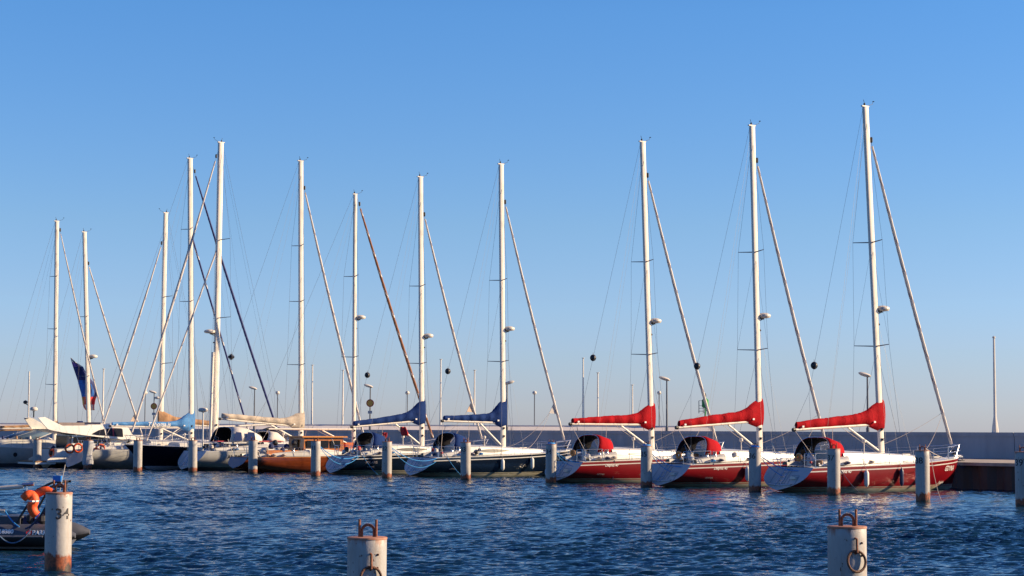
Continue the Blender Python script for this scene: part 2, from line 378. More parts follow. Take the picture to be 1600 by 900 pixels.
# ---------------------------------------------------------------- lamps, poles, beacon
def wallD(px, u=88.35):
    k = at(px, hz(px), 1.0).x; return u / (.8 * k + .6)
def lamp(px, pytop, label, arm=-1, sign=False, twin=False):
    D = wallD(px); x = gx(px, D); zt = zat(pytop, px, D); z0 = 2.85
    t = thing('lamp_post', label, 'street lamp', (x, D, z0), 0, 'lamps along the sea wall'); h = zt - z0
    MB().tube([(0, 0, 0), (0, 0, .25), (0, 0, .27), (0, 0, h)], [.11, .11, .07, .05], post, 10).build('post', t, True)
    MB().tube([(.02, 0, h - .02), (arm * .12, 0, h + .04)], .03, post, 6).build('arm', t)
    b = MB(); k = 1.0
    b.lathe([(.02, 0), (.13, .03), (.19, .12), (.2, .2), (.14, .30), (.02, .34)], lampw, n=12)
    b.v = [(arm * .16 + vx * 2.0 + .0, vy * 1.1, h - .02 + vz * .75 + arm * vx * .5) for vx, vy, vz in b.v]
    b.build('lamp_head', t, True)
    if twin:
        b = MB(); b.lathe([(.02, 0), (.12, .03), (.17, .10), (.12, .24), (.02, .28)], lampw, n=12)
        b.v = [(.30 + vx * 1.6, vy, h - .62 + vz) for vx, vy, vz in b.v]; b.build('camera_housing', t, True)
    if sign:
        b = MB().lathe([(.001, -.015), (.33, -.015), (.33, .015), (.001, .015)], signr, (0, -.09, h - 1.35), 20, 'y')
        b.lathe([(.001, -.02), (.25, -.02), (.25, -.016), (.001, -.016)], signy, (0, -.09, h - 1.35), 20, 'y')
        b.build('sign_disc', t)
        MB().box((0, -.09, h - 2.12), (.36, .03, .24), signg).build('sign_plate', t)
lamp(1356, 588, 'sea wall lamp rising behind the peak of the right red sail cover')
lamp(1042, 594, 'tall sea wall lamp between the left and middle red masts')
lamp(792, 600, 'sea wall lamp just right of the right blue-covered mast', arm=1)
lamp(578, 605, 'sea wall lamp carrying a round sign, right of the mast with brown rolled jib', sign=True)
lamp(397, 608, 'slim sea wall lamp between two dark navy rolled jibs')
lamp(240, 614, 'sea wall lamp with round sign and second head, left of the brown rolled sail', sign=True, twin=True)
def ball_lamp(px, pt, label):
    D = 351.5; x = gx(px, D); z0 = 3.74; h = zat(pt, px, D) - z0
    t = thing('ball_lamp', label, 'street lamp', (x, D, z0), 0, 'globe lamps on the far breakwater')
    MB().tube([(0, 0, 0), (0, 0, h)], .09, post, 8).build('post', t, True)
    MB().lathe([(.02, 0), (.28, .1), (.42, .35), (.3, .62), (.02, .72)], lampw, (0, 0, h - .1), 12).build('globe', t, True)
for px, l_ in ((226, 'globe lamp on the breakwater left of the round-signed lamp'), (433, 'globe lamp on the breakwater beside the tip of a navy jib'), (636, 'globe lamp on the breakwater left of the left blue sail cover'),
               (835, 'globe lamp on the breakwater with open sky round it, right of the blue sail covers'), (1030, 'globe lamp on the breakwater beside the tall lamp near the left red mast')):
    ball_lamp(px, 616, l_)
def pole(px, pt, D, label, z0, r=.07, name='flagpole', flare=False):
    x = gx(px, D); h = zat(pt, px, D) - z0
    t = thing(name, label, 'pole', (x, D, z0), 0, 'bare white poles behind the yachts')
    rr = [.2, .17, .09, .06] if flare else [r * 1.3, r * 1.2, r, r * .6]
    MB().tube([(0, 0, 0), (0, 0, .35), (0, 0, .5 if not flare else .9), (0, 0, h)], rr, alu, 8).build('shaft', t, True)
    MB().lathe([(.01, 0), (r * 1.6, .03), (r * 1.6, .10), (.01, .15)], lampw, (0, 0, h), 8).build('finial', t, True)
for px, pt, l_ in ((487, 571, 'bare white pole just right of the mast with the beige rolled sail'), (535, 579, 'short white pole left of the mast with brown jib'),
                   (688, 562, 'tall white pole right of the left blue-covered mast'), (741, 579, 'short white pole between the two blue-covered masts'),
                   (911, 560, 'white pole between the right blue mast and left red mast, taller of the two'), (934, 583, 'shorter white pole left of the left red mast'),
                   (160, 577, 'white pole right of the blue flag'), (988, 602, 'small white pole just above the left red sail cover')):
    pole(px, pt, 356, l_, 1.5, .19)
pole(1555, 529, wallD(1555), 'lone tall white pole on the sea wall at far right', 2.85, .06, flare=True)
# green beacon
D = 351; x = gx(1102, D); t = thing('harbour_beacon', 'green harbour light column with small railed platform, behind the middle red yacht boom', 'beacon', (x, D, 3.74))
h = zat(621, 1102, D) - 3.74
MB().tube([(0, 0, 0), (0, 0, h)], .16, green, 10).build('column', t, True)
MB().lathe([(.3, h - 1.9), (.62, h - 1.75), (.62, h - .5), (.3, h - .2), (.12, h)], green, n=14).build('lantern_house', t, True)
MB().tube([(0, 0, h), (0, 0, h + .3), (0, 0, h + .55), (0, 0, h + .8)], [.12, .2, .16, .03], dark, 8).build('lantern', t, True)
b = MB(); b.box((-.75, 0, h - 2.5), (.95, .9, .08), dark)
for xx in (-1.15, -.35):
    for yy in (-.4, .4): b.tube([(xx, yy, h - 2.9), (xx, yy, h - .6)], .035, post, 5)
for zz in (h - 2.0, h - 1.5, h - .6): b.tube([(-.35, -.4, zz), (-1.15, -.4, zz), (-1.15, .4, zz), (-.35, .4, zz)], .03, post, 5)
b.build('platform', t)

# ---------------------------------------------------------------- piles
def pile(px, base, topy, label, num=None, rad=.29, ring=False, wrap=False, blue=False, numaz=-30, grp='mooring piles in the row behind the sterns', hook=False):
    D = CAMZ * F / (base - hz(px)); x = gx(px, D); H = zat(topy, px, D)
    t = thing('mooring_pile', label, 'mooring pile', (x, D, 0), 0, grp)
    tilt = random.uniform(-.008, .008); t.rotation_euler = (random.uniform(-.006, .006), tilt, 0)
    b = MB(); n = 40; zs = [-3, -.4] + [H * k / 8 for k in range(8)] + [H - .02, H]
    b.lathe([(rad, z) for z in zs[:-1]] + [(rad - .012, H)], pilem, n=n)
    s = b.build('shaft', t, True); s['pile_height'] = float(H)
    MB().lathe([(rad + .003, H - .022), (rad + .007, H - .018), (rad + .007, H + .006), (rad - .008, H + .012)], rustpale, n=n).build('cap_plate', t, True)
    # two upright rods and an inverted U loop between them
    b = MB()
    if hook or True:
        for sx in (-.105, .125): MB().tube([(sx * rad / .27, -.02, H), (sx * rad / .27, -.02, H + .25)], .018, rust, 8).build('rod', t, True)
        MB().torus((.01, 0, H + .09), .085, .020, rust, (0, 1, 0), 14, 8, 0, math.pi).tube([(-.075, 0, H), (-.075, 0, H + .09)], .02, rust, 8).tube([(.095, 0, H), (.095, 0, H + .09)], .02, rust, 8).build('lifting_loop', t, True)
    if ring:
        az = R(15); dx, dy = math.sin(az), -math.cos(az); zc = H - ring
        MB().tube([(dx * rad * .95, dy * rad * .95, zc + .28), (dx * (rad + .05), dy * (rad + .05), zc + .27), (dx * (rad + .06), dy * (rad + .06), zc + .08), (dx * rad * .97, dy * rad * .97, zc + .06)], .017, rust, 8).build('eye', t, True)
        MB().torus((dx * (rad + .04), dy * (rad + .04), zc - .045), .148, .019, mat('ring_dark_rust', (0.16, 0.06, 0.03), 0.7, var=0.8, scale=14, col2=(0.03, 0.018, 0.014), bump=0.5), (math.sin(R(24)), -math.cos(R(24)), .12), 36, 8).build('mooring_ring', t, True)
        b = MB()
        for a2, zz in ((38, -.22), (37, -.40)):
            a = R(a2); b.lathe([(.001, 0), (.016, .0), (.016, .02), (.001, .025)], rust, (math.sin(a) * rad, -math.cos(a) * rad - .02, H + zz), 8, 'y')
        b.build('bolt', t)
    if num:
        b = MB(); azc = R(numaz) - math.atan2(x, D)
        sz = .36 if rad > .26 and not hook else .30
        def fn(u, v): a = azc + u / rad; return (math.sin(a) * (rad + .006), -math.cos(a) * (rad + .006), H - .42 + v)
        add_text(b, num, sz, letterb, fn, .004); b.build('number', t)
    if wrap:
        b = MB(); rows = []
        for k in range(9):
            z = H - .03 - k * (H * .82) / 8; rr = rad + .05 + .04 * math.sin(k * 1.1)
            rows.append([((rr + .025 * math.sin(5 * a + k * .8)) * math.cos(a), (rr + .025 * math.sin(5 * a + k * .8)) * math.sin(a), z) for a in [2 * math.pi * i / 36 for i in range(37)]])
        b.grid(rows, mat('grey_tarp', (.30, .31, .34), .6, bump=.4, scale=5)); b.build('tarpaulin', t, True)
    if blue:
        MB().torus((0, 0, H - .02), rad * .75, .045, ropeb, (0, 0.1, 1), 18, 7).torus((.02, 0, H + .06), rad * .55, .04, ropeb, (.1, 0, 1), 16, 7).build('rope_coil', t, True)
    return t, Vector((x, D, H))
PL = {}
for px, base, ty, num, lab, kw in (
    (59, 731, 687, None, 'leftmost far pile, in front of the flybridge cruiser stern', {}),
    (138, 733, 688, None, 'far pile wrapped in a grey tarpaulin', {'wrap': True}),
    (216, 737, 688, None, 'far pile in front of the black bow', {}),
    (302, 738, 688, None, 'far pile in front of the white hull between black bow and wooden boat', {}),
    (396, 740, 688, None, 'far pile in front of the stern of the wooden boat', {}),
    (494, 744, 689, '31', 'far pile between the wooden hull and the left navy yacht', {}),
    (605, 747, 690, '32', 'far pile between the two navy yachts', {}),
    (728, 750, 691, '33', 'far pile in front of the middle of the right navy yacht', {}),
    (861, 755, 694, '34', 'far pile at the stern of the left red yacht', {'blue': True}),
    (1010, 761, 697, '35', 'far pile at the stern of the middle red yacht', {'blue': True}),
    (1179, 768, 699, '36', 'far pile at the stern of the right red yacht', {'blue': True}),
    (1302, 773, 701, '37', 'far pile in front of the spray hood of the right red yacht', {}),
    (1441, 783, 704, '38', 'far pile in front of the bow half of the right red yacht', {}),
    (1597, 791, 706, '39', 'pile cut off by the right picture edge', {})):
    t_, PL[px] = pile(px, base, ty, lab, num, **kw)
G2 = 'big piles in the foreground'
_, PLN = pile(95, 891, 770, 'foreground pile painted 34 beside the inflatable boat', '34', rad=.262, numaz=17, grp=G2, hook=True)
pile(575, 991, 840, 'foreground pile left of the picture centre, ring cut off by the lower edge', None, rad=.272, ring=.485, grp=G2)
pile(1322, 983, 823, 'foreground pile on the right with its whole iron ring in view', None, rad=.277, ring=.43, grp=G2)

# ---------------------------------------------------------------- yachts
class Hull:
    def __init__(s, Lf, La, B, sh=(1.18, 1.34, 1.58), rake=.35, strn=.85, deep=.72, transw=.82, zt=.10):
        s.Lf, s.La, s.B, s.sh, s.rake, s.strn, s.deep, s.tw, s.zt = Lf, La, B, sh, rake, strn, deep, transw, zt
    def sheer(s, q): return crom([0, .5, 1], list(s.sh), q)
    def bd(s, q): return s.B / 2 * crom([0, .15, .35, .5, .65, .8, .9, .97, 1], [s.tw, s.tw + (1 - s.tw) * .5, .98, 1, .93, .68, .42, .15, .015], q)
    def zk(s, q): return crom([0, .12, .3, .55, .85, 1], [-s.zt, .10, s.deep * .8, s.deep, s.deep * .55, .25], q)
    def pt(s, q, z):
        sh = s.sheer(q); zk = s.zk(q); z = max(z, -zk); v = (z + zk) / (sh + zk)
        p = crom([0, .5, .8, 1], [3.4, 3.6, 2.4, 1.5], q)
        y = s.bd(q) * (1 - (1 - min(v, 1)) ** p)
        xs = -s.La + s.strn * max(z, 0); xb = s.Lf - s.rake * (s.sh[2] - z) * (1 if z > 0 else 1.3)
        return (xs + q * (xb - xs), y, z)
    def at(s, x, z):                     # half breadth at a given x
        lo, hi = 0., 1.
        for _ in range(26):
            m = (lo + hi) / 2
            if s.pt(m, z)[0] < x: lo = m
            else: hi = m
        return s.pt(lo, z)[1]
    def q(s, x): return (x + s.La) / (s.Lf + s.La)
def build_hull(H, root, hm, stripe=True, boot=cream, bl=redline, deckm=white, transm=white, side=-1, toe=white):
    qs = [0, .02, .05, .09, .14, .2, .27, .34, .41, .48, .55, .62, .69, .75, .81, .86, .90, .94, .97, .985, 1]
    spec = [(-.5, None), (-.3, boot), (-.15, boot), (0, boot), (.10, boot), (.20, boot), (.23, bl), (.27, boot)]
    nb = 6
    def rows(q):
        s = H.sheer(q); z = [a for a, _ in spec]; z1 = s - .22
        for k in range(1, nb + 1): z.append(.27 + (z1 - .27) * k / nb)
        z += [s - .165, s - .035, s]; return z
    mats = [boot] * 4 + [boot, bl, boot] + [hm] * nb + [(white if stripe else hm), hm, toe]
    b = MB()
    for sd in (-1, 1):
        P = []
        for q in qs:
            P.append([(lambda p: (p[0], p[1] * sd, p[2]))(H.pt(q, z)) for z in rows(q)])
        if sd == 1: P = P[::-1]
        b.grid(P, hm, lambda i, j: mats[j])
    b.build('hull', root, True)
    z = rows(0); L = [H.pt(0, k) for k in z]; b = MB()
    b.grid([[(p[0], -p[1] * t, p[2]) for t in (1, .93, .5, 0, -.5, -.93, -1)] for p in L], transm)
    b.build('transom', root, True)
    b = MB(); P = []
    for q in qs:
        s = H.sheer(q); p = H.pt(q, s); P.append([(p[0], p[1] * t, s - .012 + .07 * (1 - t * t)) for t in (-1, -.8, -.4, 0, .4, .8, 1)])
    b.grid(P, deckm); b.build('deck', root, True)
def cabin(root, H, x0, x1, w0, w1, h0, h1, m=white, win=glass, wx=None, roofm=None, winz=(.40, .72), name='cabin', zbase=None):
    N = 16; P = []
    def par(x):
        t = (x - x0) / (x1 - x0); z = (zbase if zbase is not None else H.sheer(H.q(x)) + .03)
        return z, w0 + (w1 - w0) * t ** 1.5, (h0 + (h1 - h0) * t ** 1.3)
    for i in range(N + 1):
        x = x0 + (x1 - x0) * i / N; z, w, h = par(x)
        P.append([(x, yy * w, z + zz * h) for yy, zz in ((-1, 0), (-.97, .5), (-.90, .88), (-.78, 1.0), (-.4, 1.10), (0, 1.13), (.4, 1.10), (.78, 1.0), (.90, .88), (.97, .5), (1, 0))])
    b = MB(); b.grid(P, m)
    for k, rv in ((0, False), (N, True)):
        o = len(b.v); b.v += P[k]; b.face(list(range(o, o + 11))[::-1 if not rv else 1], m)
    ob = b.build(name, root, True)
    if wx:
        for (a, c, lens) in wx:
            for sd in (-1, 1):
                b = MB(); rows = [[], []]
                n = 12
                for i in range(n + 1):
                    x = a + (c - a) * i / n; z, w, h = par(x); k = i / n
                    hh = (math.sin(math.pi * min(max(k, .04), .96)) ** .6 if lens else 1)
                    lo, hi = winz; mid = (lo + hi) / 2
                    for r_, v in ((0, mid - (mid - lo) * hh), (1, mid + (hi - mid) * hh)):
                        yy = 1 - .06 * v if v < .5 else .97 - .07 * (v - .5) / .38
                        rows[r_].append((x, sd * (yy * w + .030), z + v * h))
                b.grid(rows if sd < 0 else rows[::-1], win); b.build('window', ob, True)
    return par, ob
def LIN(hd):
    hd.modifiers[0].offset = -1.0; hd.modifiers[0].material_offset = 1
def hood(root, x0, x1, w, zb, h, m, front=.82, window=True, fw=.9):
    P = []; n = 14
    xs = [(x0, 1, 1), (x0 + .3 * (x1 - x0), 1.0, 1.02), (x0 + .6 * (x1 - x0), .97, .93), (x1, fw, front)]
    for x, kw, kh in xs:
        row = []
        for i in range(n + 1):
            a = math.pi * i / n; c, s_ = math.cos(a), math.sin(a)
            yy = -math.copysign(abs(c) ** .62, c); zz = abs(s_) ** .72
            row.append((x + .34 * zz * (x1 - x) / (x1 - x0), yy * w / 2 * kw, zb + h * kh * zz))
        P.append(row)
    b = MB(); b.grid(P[::-1], m); b.mid(lining_shaded); hd = b.build('spray_hood', root, True, solid=.03)
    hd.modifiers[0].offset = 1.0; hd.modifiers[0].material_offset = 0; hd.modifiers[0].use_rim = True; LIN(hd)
    if window:
        b = MB(); b.grid([[(x1 + .0, y * w / 2 * fw * .72, zb + h * front * .97) for y in (-1, 0, 1)], [(x1 + .42, y * w / 2 * fw * .74, zb - .05) for y in (-1, 0, 1)]], clearvinyl)
        b.build('vinyl_window', hd, False, solid=.01)
    MB().tube([(x0 - .015 + .34 * abs(math.sin(math.pi * i / n)) ** .72, -math.copysign(abs(math.cos(math.pi * i / n)) ** .62, math.cos(math.pi * i / n)) * w / 2, zb + (h + .01) * abs(math.sin(math.pi * i / n)) ** .72) for i in range(n + 1)], .014, steel, 6).build('hoop', hd, True)
    return hd

def solve_mast(P0, hd, px, py):
    d = ray(px, py); A = np.array([[hd.x, 0, -d.x], [hd.y, 0, -d.y], [0, 1, -d.z]]); bb = np.array([-P0.x, -P0.y, CAMZ - 0.0])
    r_, h_, k_ = np.linalg.solve(A, bb); return float(r_), float(h_)

def yacht(name, label, group, mx, my, D, th, Lf, La, B, top, hullm, spreads, furl=None, boom=None, hoodp=None, stripe=True, boot=cream, bl=redline,
          transm=None, sh=(1.18, 1.34, 1.58), radar=None, out=False, cab=None, tr=(.175, .09), win=glass, deckm=white, strn=.85, hood_cover=None,
          backstay=True, ball=None, steps=True, clutter=True, textfn=None, rake=.35, tw=.82, zt=.10, wheel=True, stan=6, toe=white, cabz=(.30, .70), sprl=1.2, seed=0, bare=False):
    rnd = random.Random(seed)
    hdg = R(th) + (math.pi if out else 0); hd = Vector((math.cos(hdg), math.sin(hdg), 0))
    X = gx(mx, D); P0 = Vector((X, D, 0))
    t = thing(name, label, 'sailing yacht', P0, hdg, group)
    H = Hull(Lf, La, B, sh, rake, strn, transw=tw, zt=zt)
    near = 1 if out else -1
    transm = transm or mat('transom_gelcoat_shaded', (0.47, 0.47, 0.46), 0.35)  # white gelcoat darkened: the stern's shade is put into the base colour
    build_hull(H, t, hullm, stripe, boot, bl, deckm, transm, toe=toe)
    c = cab or (-3.7, 2.6, 1.24, .60, .60, .16, [(-2.6, -.2, True)])
    par, cabo = cabin(t, H, *c[:6], win=win, wx=c[6], winz=cabz)
    zmb = par(0)[0] + par(0)[2] * 1.1 if c[0] < 0 < c[1] else H.sheer(H.q(0))
    mp = None; hM = 0
    if not bare:
        # mast
        r_, hM = solve_mast(P0, hd, *top)
        def mp(z): return Vector((r_ * (z / hM), 0, z))
        def zp(py):                          # mast height for a picture row
            z = 10.0
            for _ in range(6):
                p = mp(z); Dm = D + hd.y * p.x; z = zat(py, mx + (top[0] - mx) * z / hM, Dm)
            return z
        MB().tube([mp(zmb - .05), mp(hM * .5), mp(hM * .93), mp(hM)], tr[1], alu, 14, rb=tr[0], sq=.62).build('mast', t, True)
        b = MB(); b.box(mp(hM) + Vector((-.02, 0, .03)), (tr[0] * 2.6, .12, .06), alu)
        b.tube([mp(hM), mp(hM) + Vector((-.12, 0, .35))], .012, dark, 5)
        b.tube([mp(hM), mp(hM) + Vector((.48, 0, .18)), mp(hM) + Vector((.55, 0, .34))], .010, dark, 5)
        b.lathe([(.01, 0), (.05, .02), (.05, .12), (.01, .14)], dark, mp(hM) + Vector((-.06, 0, .05)), 8)
        b.lathe([(.05, 0), (.06, .02), (.01, .04)], dark, mp(hM) + Vector((.55, 0, .30)), 8)
        b.build('wind_instruments', t)
        for zz in (zmb + .6, zmb + 1.1): MB().lathe([(.07, 0), (.055, .06), (.07, .12)], dark, mp(zz) + Vector((-.02, near * (tr[1] + .05), 0)), 10).build('halyard_winch', t, True)
        # spreaders + shrouds
        sh_pts = {1: [], -1: []}
        for k, py in enumerate(spreads):
            z = zp(py); hw = sprl * (1 - .16 * (len(spreads) - 1 - k)); swp = .34 * hw / 1.2
            # spread widths: lower ones are wider; list runs from top down
            for sd in (-1, 1):
                tip = mp(z) + Vector((-swp, sd * hw, .05)); sh_pts[sd].append(tip)
                MB().tube([mp(z), tip], [.035, .02], wire, 6).build('spreader', t)
        hounds = zp(furl['y0']) if furl else hM * .93
        for sd in (-1, 1):
            cp = Vector((-.38, sd * (H.at(-.38, 1.2) - .12), H.sheer(H.q(-.38))))
            b = MB(); b.tube([mp(min(hM - .15, hounds + .9))] + sh_pts[sd] + [cp], .0075, wire, 4, caps=False)
            if sh_pts[sd]:
                b.tube([mp(zp(spreads[-1]) - .15), Vector((cp.x + .05, cp.y, cp.z))], .0075, wire, 4, caps=False)
                if len(spreads) > 1: b.tube([mp(zp(spreads[-2]) - .1), sh_pts[sd][-1]], .006, wire, 4, caps=False)
            b.build('shroud', t)
        # flag halyards and running lines
        b = MB(); b.tube([mp(hM * .97) + Vector((tr[0] + .05, .03, 0)), mp(zmb + .4) + Vector((tr[0] + .12, .05, 0))], .006, wire, 4)
        if sh_pts[near]: b.tube([sh_pts[near][-1].lerp(mp(sh_pts[near][-1].z), .35), Vector((-.5, near * (B / 2 - .3), H.sheer(.5)))], .004, wire, 3)
        b.build('halyard', t)
        b = MB()
        for k_, zt_ in ((-.9, hM * .62), (.55, hM * .45)): b.tube([mp(zt_) + Vector((0, near * tr[1], 0)), Vector((k_ * 1.2, near * (B / 2 - .5), H.sheer(.55) + .1))], .0045, wire, 3)
        b.tube([mp(hM * .96), Vector((-La * .50, -near * .3, 2.0))], .0045, wire, 3)
        b.build('running_line', t)
        # forestay with furled jib
        bow = Vector((Lf - .28, 0, sh[2] + .12))
        if furl:
            top_ = mp(hounds) + Vector((.12, 0, 0)); n = max(30, int((top_ - bow).length / .2)); r = furl.get('r', .075)
            f0, f1 = .035, .955; pts = []; rr = []
            for i in range(n + 1):
                k = i / n; p = bow.lerp(top_, f0 + (f1 - f0) * k) + Vector((-.10 * math.sin(math.pi * k), 0, 0)); pts.append(p)
                rr.append(r * (.62 + .65 * math.sin(math.pi * min(1, .18 + k * .8)) ** .7) * (1 + .07 * math.sin(i * 2.1)))
            fs = MB().tube(pts, rr, furl.get('m', sail), 8, spiral=(furl.get('s', sailstripe), (0, 1) if furl.get('s2') else (0,))).build('furled_sail', t, True)
            MB().tube([bow, top_], .012, wire, 5).build('forestay', t)
            MB().lathe([(.04, 0), (.15, .02), (.15, .05), (.05, .08), (.05, .17), (.14, .2), (.14, .22), (.03, .25)], dark, bow + Vector((-.02, 0, .02)), 12).build('furling_drum', t, True)
            MB().lathe([(.02, 0), (.07, .05), (.07, .25), (.02, .3)], dark, bow.lerp(top_, .965), 8).build('furling_swivel', t, True)
            if furl.get('sheets'):
                p = bow.lerp(top_, furl['sheets'])
                MB().tube(sag(p, (.9, near * 1.2, H.sheer(.6) + .25), .55), .011, ropep, 5).build('jib_sheet', t, True)
                MB().tube(sag(p, (.3, -near * .9, H.sheer(.6) + .7), .15), .009, ropep, 5).build('jib_sheet', t, True)
            if furl.get('clew'):
                kq = furl['clew']; p = bow.lerp(top_, kq); hgt = .95
                b = MB(); q0 = p + Vector((-.05, 0, .55)); 
                b.grid([[q0, q0 + Vector((-.02, .02, 0))], [p + Vector((-.02 * 1, 0, -.35)), p + Vector((-.50, .06, -.30))]], furl.get('cm', sail))
                b.build('clew', fs, False, solid=.02)
                b = MB(); b.tube(sag(p + Vector((-.48, .05, -.28)), (.4, -near * .9, H.sheer(.6) + .35), .5), .011, ropep, 5)
                b.tube(sag(p + Vector((-.48, .05, -.28)), (.2, near * 1.2, H.sheer(.6) + .3), .8), .009, ropep, 5); b.build('jib_sheet', t, True)
        if backstay:
            ktop = mp(hM - .05) + Vector((-.15, 0, 0)); st = Vector((-La + strn * sh[0] + .25, 0, sh[0])); spl = st.lerp(ktop, .2)
            b = MB(); b.tube([ktop, spl], .0075, wire, 4)
            for sd in (-1, 1): b.tube([spl, st + Vector((0, sd * B * .33, .1))], .007, wire, 4)
            b.tube([ktop + Vector((.05, 0, -.4)), Vector((-La * .62, near * B * .2, 3.1 if boom else 1.6))], .0055, wire, 3)
            b.build('backstay', t)
        # boom
        if boom:
            bl_, z0, z1, cm = boom['L'], boom['z0'], boom['z1'], boom.get('m')
            a = mp(z0) + Vector((-tr[0] - .04, 0, 0)); e = Vector((a.x - bl_, boom.get('swing', 0), z1))
            bm_ = MB().tube([a, a.lerp(e, .5), e], .105, alu, 10, rb=.07).build('boom', t, True)
            MB().tube([e, e + Vector((-.14, 0, .0))], .09, dark, 8).build('boom_end', bm_, True)
            MB().tube([mp(zmb + .12) + Vector((-tr[0], 0, 0)), a.lerp(e, .36) + Vector((0, 0, -.07))], .05, alu, 8).build('vang', t, True)
            MB().tube([mp(zmb + .05) + Vector((-tr[0] - .1, .06, 0)), a.lerp(e, .42) + Vector((0, .03, -.09))], .012, ropep, 5).build('vang_line', t)
            MB().tube([a.lerp(e, .55) + Vector((0, 0, -.09)), Vector((-bl_ * .62, 0, par(max(c[0], -bl_ * .62))[0] + .5))], .012, ropep, 5).build('mainsheet', t)
            b = MB(); b.tube([e + Vector((0, 0, -.05)), Vector((-La + strn * sh[0] + .7, near * B * .25, sh[0] + .35))], .012, ropep, 5)
            b.build('boom_end_line', t)
            if cm:
                ties = {11 + seed % 3, 20, 28 + seed % 2, 36}; N = 44; P = []; nz_ = [[rnd.gauss(0, 1) for _ in range(13)] for _ in range(N + 4)]; humpz = boom.get('hump', .95)
                for i in range(N + 1):
                    k = i / N; p = a.lerp(e, k * .985); p.x += 0
                    hh = boom.get('h0', .46) * (1 - k) + boom.get('h1', .26) * k
                    hump = (humpz - hh) * math.exp(-(k / .105) ** 1.5) if humpz > hh else 0
                    ww = .12 + .10 * (1 - k) + .03 * math.sin(k * 40 + seed)
                    hh += hump + .015 * math.sin(k * 6 + seed) + .005 * math.sin(k * 23 + seed * 3)
                    low = .03 if k > .16 else .03 - .36 * (1 - k / .16)
                    row = []
                    for j in range(13):
                        an = 2 * math.pi * j / 12; yy = math.sin(an); zz = -math.cos(an)
                        q_ = (nz_[i][j % 12] + nz_[i + 1][j % 12] + nz_[i][(j + 1) % 12] + nz_[i + 2][(j + 1) % 12]) * .013; fold = .03 * math.sin(i * .55 + j * 1.1 + seed * 2) + (-.07 if i in ties and j not in (0, 12) else 0); row.append((p.x, p.y + yy * ww * (1 + fold + q_), p.z + low + (hh - low) * ((zz + 1) / 2 * (1 + (q_ * .6 - (.035 if i in ties else 0)) * (zz > 0)))))
                    P.append(row)
                # wraps round the mast at the front
                pf = []; q = mp(z0)
                for j in range(13):
                    an = 2 * math.pi * j / 12; pf.append((q.x + tr[0] + .05, .15 * math.sin(an), z0 - .27 + (humpz + .36) * (1 - math.cos(an)) / 2))
                P = [[(q.x + tr[0] + .08, 0, z0 + .2)] * 13, pf] + [[(x_ + (.10 * (1 - r / 3.) if r < 3 else 0), y_, z_) for x_, y_, z_ in row] for r, row in enumerate(P)]
                P.append([tuple(sum(v[i] for v in P[-1]) / 13 for i in range(3))] * 13)
                cv = MB().grid(P, cm).build('sail_cover', t, True)
                for k in (.07, .93): p = a.lerp(e, k); MB().box((p.x, near * (.24 if k < .5 else .165), p.z + .13), (.12, .03, .09), letterw).build('cover_badge', cv)
                if boom.get('text'):
                    b = MB(); add_text(b, boom['text'], .42, letterw, lambda u, v: (a.x - bl_ * .40 + u * (-near), near * .23, z0 - .0 + (z1 - z0) * .4 + .18 + v), .006, .3); b.build('cover_lettering', cv)
        if radar:
            z = zp(radar['y']); sx = radar.get('side', 1); s_ = radar.get('s', 1.15); base = mp(z) + Vector((sx * (tr[0] + .30 * s_), 0, 0))
            rd = MB().lathe([(.10 * s_, -.06), (.27 * s_, -.03), (.31 * s_, .06), (.29 * s_, .14), (.16 * s_, .21), (.01, .23)], lampw, base, 18).build('radar_dome', t, True)
            MB().box(mp(z) + Vector((sx * (tr[0] + .14), 0, -.08)), (.34, .12, .10), dark).tube([mp(z - .28), base + Vector((0, 0, -.08))], .02, dark, 6).build('radar_bracket', rd)
            MB().lathe([(.05, 0), (.06, .05), (.02, .1)], dark, mp(z - .75) + Vector((tr[0] + .05, 0, 0)), 8).build('deck_light', t)
        if hoodp: hood(t, *hoodp)
    # rails
    def edge(x, up_): q = H.q(x); s_ = H.sheer(q); return lambda sd: Vector((x, sd * max(H.at(x, s_) - .09, .05), s_ + up_))
    x0, x1 = -La + strn * sh[0] + .1, Lf - .1
    for sd in (-1, 1):
        b = MB(); xs = [x0 + 1.3 + (x1 - x0 - 2.9) * i / (stan - 1) for i in range(stan)]
        for x in xs: MB().tube([edge(x, 0)(sd), edge(x, .6)(sd)], .014, steel, 5).build('stanchion', t)
        b = MB()
        for hh in (.6, .32): b.tube([edge(x0 + .9, hh)(sd)] + [edge(x, hh)(sd) for x in xs] + [edge(x1 - .9, hh)(sd)], .007, steel, 4)
        b.build('lifeline', t)
    b = MB()
    for hh in (.62, .32): b.tube([edge(x1 - 1.7, hh)(-1), edge(x1 - .8, hh)(-1), Vector((x1 + .12, -.12, sh[2] + hh + .04)), Vector((x1 + .12, .12, sh[2] + hh + .04)), edge(x1 - .8, hh)(1), edge(x1 - 1.7, hh)(1)], .016, steel, 6)
    for sd in (-1, 1):
        b.tube([edge(x1 - 1.7, .0)(sd), edge(x1 - 1.7, .62)(sd)], .016, steel, 6); b.tube([edge(x1 - .45, .0)(sd), Vector((x1 + .05, sd * .13, sh[2] + .64))], .016, steel, 6)
    b.build('pulpit', t, True)
    b = MB()
    for sd in (-1, 1):
        for hh in (.62, .32): b.tube([edge(x0 + 1.15, hh)(sd), edge(x0 + .1, hh)(sd), Vector((x0, sd * B * .22, sh[0] + hh))], .016, steel, 6)
        for xx in (x0 + 1.15, x0 + .1): b.tube([edge(xx, 0)(sd), edge(xx, .62)(sd)], .016, steel, 6)
        b.tube([Vector((x0, sd * B * .22, sh[0])), Vector((x0, sd * B * .22, sh[0] + .62))], .016, steel, 6)
    b.build('pushpit', t, True)
